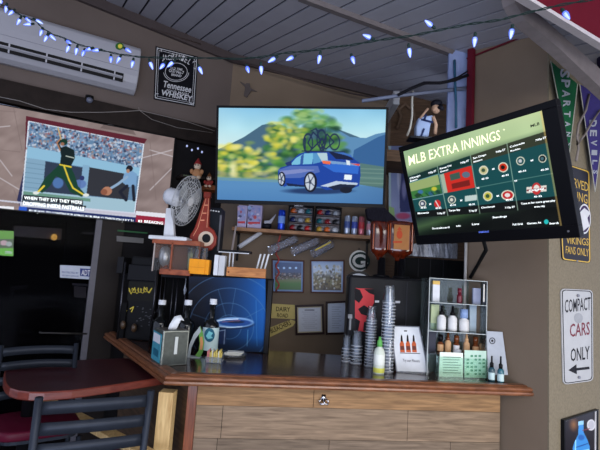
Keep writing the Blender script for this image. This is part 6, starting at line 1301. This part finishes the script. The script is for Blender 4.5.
# things on its shelves
amberm = mat('amber_small_glass', (96, 50, 24), .15); blk = black; tan = mat('tan_label', (190, 150, 110), .6)
Ys = Yd+.14
def sb(x, row, h, r, body, capc, labm, label, dropper=True, name='dropper_bottle', Y=Ys, base=None):
    zb2 = (zA[row] if base is None else base)+.0008; q_ = px3(x, 320, Y); s = mpp(q_); t = thing(name, label, 'bottle', (q_.x, Y, zb2)); r_ = r*s; H_ = h*s; P_ = T((q_.x, Y, zb2))
    bm = B(); lathe(bm, [(0, 0), (r_*.95, 0), (r_, r_*.15), (r_, H_*.5), (r_*.5, H_*.6), (r_*.45, H_*.64), (0, H_*.64)], P_, 14); mk('glass_body', bm, body, t, 0, True)
    bm = B(); lathe(bm, [(0, H_*.6), (r_*.6, H_*.6), (r_*.6, H_*.72), (r_*.35, H_*.75), (r_*.3, H_*.93), (0, H_)] if dropper else [(0, H_*.6), (r_*.8, H_*.6), (r_*.8, H_), (0, H_)], P_, 12); mk('dropper' if dropper else 'cap', bm, capc, t, 0, True)
    bm = B(); lathe(bm, [(r_*1.03, H_*.07), (r_*1.03, H_*.45)], P_, 14); mk('label', bm, labm, t, 0, True); return t
wl_ = mat('white_label', (206, 206, 206), .6)
sb(441.5, 2, 25, 4.3, wl_, blk, wl_, 'white-labelled bottle with black dropper on the middle shelf, left of two')
sb(452.5, 2, 25, 4.3, wl_, blk, wl_, 'white-labelled bottle with black dropper on the middle shelf, right of two')
sb(464, 2, 22, 4.8, wl_, mat('powder_blue_cap', (130, 154, 196), .4), wl_, 'white jar bottle with powder blue cap on the middle shelf', False, 'cap_bottle')
for k, (x, b_c, cc, lab) in enumerate(((441, tan, blk, 'leftmost'), (448.5, tan, amberm, 'second from left'), (457, wl_, amberm, 'third from left'), (467, tan, tan, 'fourth from left'), (476, tan, amberm, 'second from right'), (483, tan, tan, 'rightmost'))):
    sb(x, 3, 17+3*(k % 2), 3.0, b_c if k % 2 else amberm, cc, b_c, 'small tan-labelled amber bottle on the lower shelf, '+lab+' in its row', bool(k % 2))
def slab(x0, x1, row, h, m, label, name, Y=Ys, top=None):
    zb2 = zA[row]+.0008; a = px3(x0, 300, Y); b = px3(x1, 300, Y); s = mpp(a); t = thing(name, label, 'box', ((a.x+b.x)/2, Y, zb2)); bm = B(); box(bm, (a.x, Y-.012, zb2), (b.x, Y+.012, zb2+h*s)); mk('carton', bm, m, t, .002)
    if top: bm = B(); box(bm, (a.x, Y-.012, zb2+h*s), (b.x, Y+.012, zb2+h*s*1.22)); mk('lid', bm, top, t, .002)
    return t
slab(432, 439, 1, 17, white, 'tall white box with gold top on the upper shelf of the acrylic stand', 'tall_box', top=mat('gold_card', (206, 170, 90), .5))
slab(472.5, 480, 1, 16, mat('lavender_card', (150, 156, 180), .6), 'pale lavender box on the upper shelf at the right', 'small_box')
slab(469.5, 480, 2, 26, mat('mist_card', (170, 186, 196), .6), 'pale blue-grey card box on the middle shelf behind the jar', 'small_box', Ys+.05)
slab(431, 439, 2, 24, mat('pale_lime_card', (178, 190, 150), .6), 'pale lime box at the left of the middle shelf', 'small_box', Ys+.05)
sb(459, 1, 15, 2.6, mat('maroon_glass', (96, 24, 40), .3), mat('maroon_glass', (96, 24, 40), .3), mat('maroon_glass', (96, 24, 40), .3), 'small maroon bottle on the upper shelf of the acrylic stand', False, 'cap_bottle')
t = thing('dark_roll', 'dark rolled item lying in the lower left bay of the acrylic stand', 'roll', px3(443, 352, Ys)); t.location = (px3(443, 345, Ys).x, Ys, ZB+.001); bm = B(); a = px3(437, 345, Ys); b = px3(449, 345, Ys); tube(bm, [(a.x, Ys, ZB+.075), (b.x, Ys, ZB+.075)], .035, 12); box(bm, (a.x+.01, Ys-.03, ZB+.001), (b.x-.01, Ys+.03, ZB+.05)); mk('roll', bm, mat('deep_plum', (44, 30, 44), .5), t, 0, True)
for k, x in enumerate((458, 470, 480)):
    q_ = px3(x, 360, Ys); t = sb(x, 3, 24, 5, mat('seafoam_glass', (130, 160, 140), .15), white, wl_, 'seafoam glass bottle standing on the bar inside the acrylic stand, '+['left', 'middle', 'right'][k]+' of three', False, 'cap_bottle', Ys-.02, ZB)
# acrylic leaflet holder to the left of it
p = oc(430, 372); t = thing('leaflet_holder', 'small clear leaflet holder with dark leaflets between card and acrylic stand', 'holder', p); s = mpp(p)
bm = B(); box(bm, (-8*s, .02, 0), (6*s, .024, 48*s), T(p)); box(bm, (-8*s, -.02, 0), (6*s, -.017, 20*s), T(p)); box(bm, (-8*s, -.017, 0), (6*s, .02, .004), T(p)); mk('holder', bm, acr, t); bm = B(); box(bm, (-7*s, -.01, .005), (4.5*s, .012, 40*s), T(p)); mk('leaflets', bm, mat('slate_leaflet', (52, 54, 66), .5), t)
# right hand card and little bottles
p = oc(496, 381.5); t = thing('upright_card', 'white card with round emblem standing at the right of the acrylic stand', 'card', p); pl_ = Pl(p, (-.5, -.8, .12))
bm = B(); q = [(486.5, 331), (502.5, 332), (508, 375), (488, 375)]; poly_px(bm, pl_, q, -.004, 0); o_ = mk('sheet', bm, mat('grey_white_card', (176, 180, 186), .6), t)
bm = B(); pr_ = arcpts(492.3, 340.8, 2.7, 2.9, 0, 2*PI, 18); stroke(bm, pl_, pr_, .8, .001); ell_px(bm, pl_, 492.3, 340.8, 1.2, 1.3, 0, .001, 10); addto(o_, bm, ink)
for k, (x, y, h, cc) in enumerate(((491.5, 382.5, 26, (40, 70, 80)), (500.5, 384, 27, (46, 96, 110)))):
    q_ = oc(x, y); s = mpp(q_); tt_ = thing('dropper_bottle', ['dark teal dropper bottle in front of the round-emblem card, left of two', 'brighter teal dropper bottle in front of the round-emblem card, right of two'][k], 'bottle', q_); r_ = 3.1*s
    bm = B(); lathe(bm, [(0, 0), (r_, 0), (r_, 13*s), (r_*.5, 15.5*s), (0, 16*s)], T(q_), 14); mk('glass_body', bm, mat('teal_glass_%d' % k, cc, .15), tt_, 0, True); bm = B(); lathe(bm, [(0, 15*s), (r_*.6, 15*s), (r_*.6, 19*s), (r_*.3, 20*s), (r_*.25, h*s), (0, h*s)], T(q_), 12); mk('dropper', bm, black, tt_, 0, True)
    bm = B(); lathe(bm, [(r_*1.03, 3*s), (r_*1.03, 10*s)], T(q_), 14); mk('label', bm, mat('pale_teal_label', (176, 198, 198), .6), tt_, 0, True)

# ------------------------------------------------------------------ high up by the back right corner
t = thing('player_figure', 'bobblehead baseball figure in white and blue jersey perched on the boards above the slanted television', 'figurine', PY(422, 138, 4.1)); s = mpp(PY(422, 120, 4.1))
def Q(x, y, Y=4.1): return PY(x, y, Y)
bm = B(); prism(bm, [Q(419, 116), (Q(434, 114)), Q(431, 124), Q(429, 136), Q(416, 136), Q(416, 126)], Vector((0, .09, 0))); mk('jersey', bm, mat('pale_blue_jersey', (150, 164, 190), .7), t, .02, seg=3)
bm = B(); pj = Pl((0, 4.099, 0), (0, -1, 0)); stroke(bm, pj, [(421, 119), (433, 122)], 2, .004); stroke(bm, pj, [(426, 114), (424, 120)], 2.2, .004); stroke(bm, pj, [(424, 128), (421, 136)], 2, .004); mk('jersey_stripe', bm, mat('navy_stripe', (36, 46, 80), .7), t)
bm = B(); ellip(bm, Q(436, 108, 4.12), 4.6*s, .045, 5.4*s); mk('head', bm, mat('tan_skin', (176, 138, 110), .6), t, 0, True)
bm = B(); ellip(bm, Q(436.5, 103.5, 4.12), 6*s, .055, 4.2*s); tube(bm, [Q(440, 106, 4.07), Q(443.5, 109, 4.05)], [3*s, 1.2*s], 8); mk('cap', bm, mat('black_cap', (26, 24, 30), .7), t, 0, True)
bm = B(); tube(bm, [Q(433, 116), Q(436, 124), Q(435, 134)], 1.8*s, 8); mk('arm', bm, MATS['tan_skin'], t, 0, True); bm = B(); tube(bm, [Q(420, 118), Q(428, 108)], 1.2*s, 8); mk('raised_arm', bm, MATS['tan_skin'], t, 0, True)
bm = B(); box(bm, (-.12, -.02, 0), (.14, .12, .02), T(Q(422, 138.5, 4.1))); mk('base', bm, black, t)
t.location = Q(422, 138.5, 4.1)
brk = thing('ledge', 'rough brown ledge boards above the slanted television carrying the figure', 'ledge', Q(420, 140, 4.2)); bm = B(); a = Q(388, 139, 4.0); b = Q(446, 139, 4.0); box(bm, (a.x, 4.0, a.z-.05), (b.x, 4.645, Q(422, 138.5, 4.1).z-.001)); mk('board', bm, boards, brk)
brk.location = Vector(((a.x+b.x)/2, 4.3, a.z-.05))
for k, pts in enumerate((((398, 112), (404, 106), (412, 112), (414, 124), (408, 134)), ((396, 130), (400, 118), (396, 108)))):
    t = thing('bent_branch', 'curved brown branch hanging on the boards left of the figure, '+['outer', 'inner'][k]+' one', 'branch', pB.at(*pts[-1], .05)); bm = B(); tube(bm, [pB.at(x, y, .05) for x, y in pts], .018, 6); mk('branch', bm, mat('bark_brown', (110, 88, 70), .9, 0, .3, 12), t, 0, True)
pst = thing('baseball_poster', 'tall pale blue and green player poster between the middle and slanted televisions', 'poster', pB.at(397, 222, .1)); c = Canvas(386, 140, 418, 228, 4); c.grad(lambda X, Y: vgrad(X, Y, [(142, (120, 130, 170)), (170, (120, 136, 186)), (205, (150, 160, 200)), (224, (150, 150, 190))]))
c.rect(386, 140, 391, 228, (160, 186, 196)); c.poly([(386, 205), (394, 208), (396, 228), (386, 228)], (150, 190, 120)); c.poly([(398, 150), (409, 150), (410, 212), (400, 212)], (52, 60, 110)); c.ell(404, 190, 3, 12, (150, 150, 196), .8, .5); c.ell(399, 176, 2.6, 20, (200, 206, 226), .7, .5); c.ell(403, 216, 9, 4, (196, 70, 110), .9, .4); c.ell(403, 223, 9, 3, (220, 150, 170), .9, .4); c.ell(405, 160, 3, 4, (120, 96, 110), .8, .4)
ppo = pB.off(.1); grid('print', c, [(388.5, 146), (413, 146), (414, 226), (389, 224)], ppo, .002, attrmat('printed_poster', 0, .35), pst, 50, 160); bm = B(); poly_px(bm, ppo, [(388.5, 146), (413, 146), (414, 226), (389, 224)], -.02, .001); mk('sheet', bm, paper, pst)
# pipes and cables
def cable(label, pts, r, m, name='cable', cat='cable', Y=None, pl=None):
    P_ = [PY(x, y, Y) if Y else pl.at(x, y, .04) for x, y in pts]; t = thing(name, label, cat, P_[0]); bm = B(); tube(bm, P_, r, 6); mk('run', bm, m, t, 0, True); return t
cable('straight pale blue-grey conduit under the ceiling beside the red post', [(362, 101), (400, 95.5), (468, 88)], .014, mat('blue_grey_conduit', (104, 112, 134), .5), 'conduit', 'pipe', 3.3)
cable('thick black cable bundle sagging under the ceiling panels', [(398, 95), (412, 88), (424, 83), (440, 83), (455, 80), (468, 75)], .012, mat('black_cable', (24, 24, 30), .6), Y=3.25)
cable('second thin black cable below the bundle near the red post', [(404, 92), (425, 84), (444, 82), (458, 77), (468, 71)], .006, MATS['black_cable'], Y=3.22)
cable('white cord hanging down from the white junction box', [(413, 91), (412, 100), (412, 116), (410, 128), (407, 136)], .010, mat('cream_cord', (176, 170, 156), .6), 'cord', 'cable', 3.95)
cable('dark teal cable running vertically over the pale window', [(454.5, 60), (455, 80), (456, 104), (456, 128)], .010, mat('teal_cable', (40, 84, 110), .5), Y=3.28)
cable('dark wire bundle along the wall and ceiling joint left of the junction box', [(225, 58), (290, 76), (350, 93), (392, 101)], .010, mat('brown_wire', (66, 56, 54), .7), 'wire_bundle', 'cable', 4.5)
cable('second wire along the ceiling joint just above the bundle', [(150, 30), (200, 46)], .008, MATS['brown_wire'], 'wire_bundle', 'cable', None, pA)
t = thing('junction_box', 'small white plastic junction box under the ceiling right of the middle television', 'box', PY(397, 98, 4.0)); bm = B(); a = PY(393, 104, 3.96); b = PY(400, 91, 3.96); box(bm, (a.x, 3.96, a.z), (b.x, 4.64, b.z)); mk('box', bm, mat('box_grey_white', (150, 150, 152), .5), t, .006); bm = B(); box(bm, (a.x+.01, 3.954, a.z+.01), (b.x-.01, 3.96, b.z-.01)); mk('lid', bm, mat('box_grey_white', (150, 150, 152), .5), t, .003)
t = thing('wall_ornament', 'faint grey winged ornament on the wall above the middle television', 'ornament', pB.at(248, 95)); bm = B(); poly_px(bm, pB, [(246, 84), (250, 84), (251, 92), (247, 98), (244, 96)], .001, .02); poly_px(bm, pB, [(240, 82), (246, 85), (246, 88)], .001, .015); poly_px(bm, pB, [(250, 88), (257, 92), (250, 91)], .001, .015); mk('ornament', bm, mat('taupe_ornament', (84, 76, 74), .8), t)
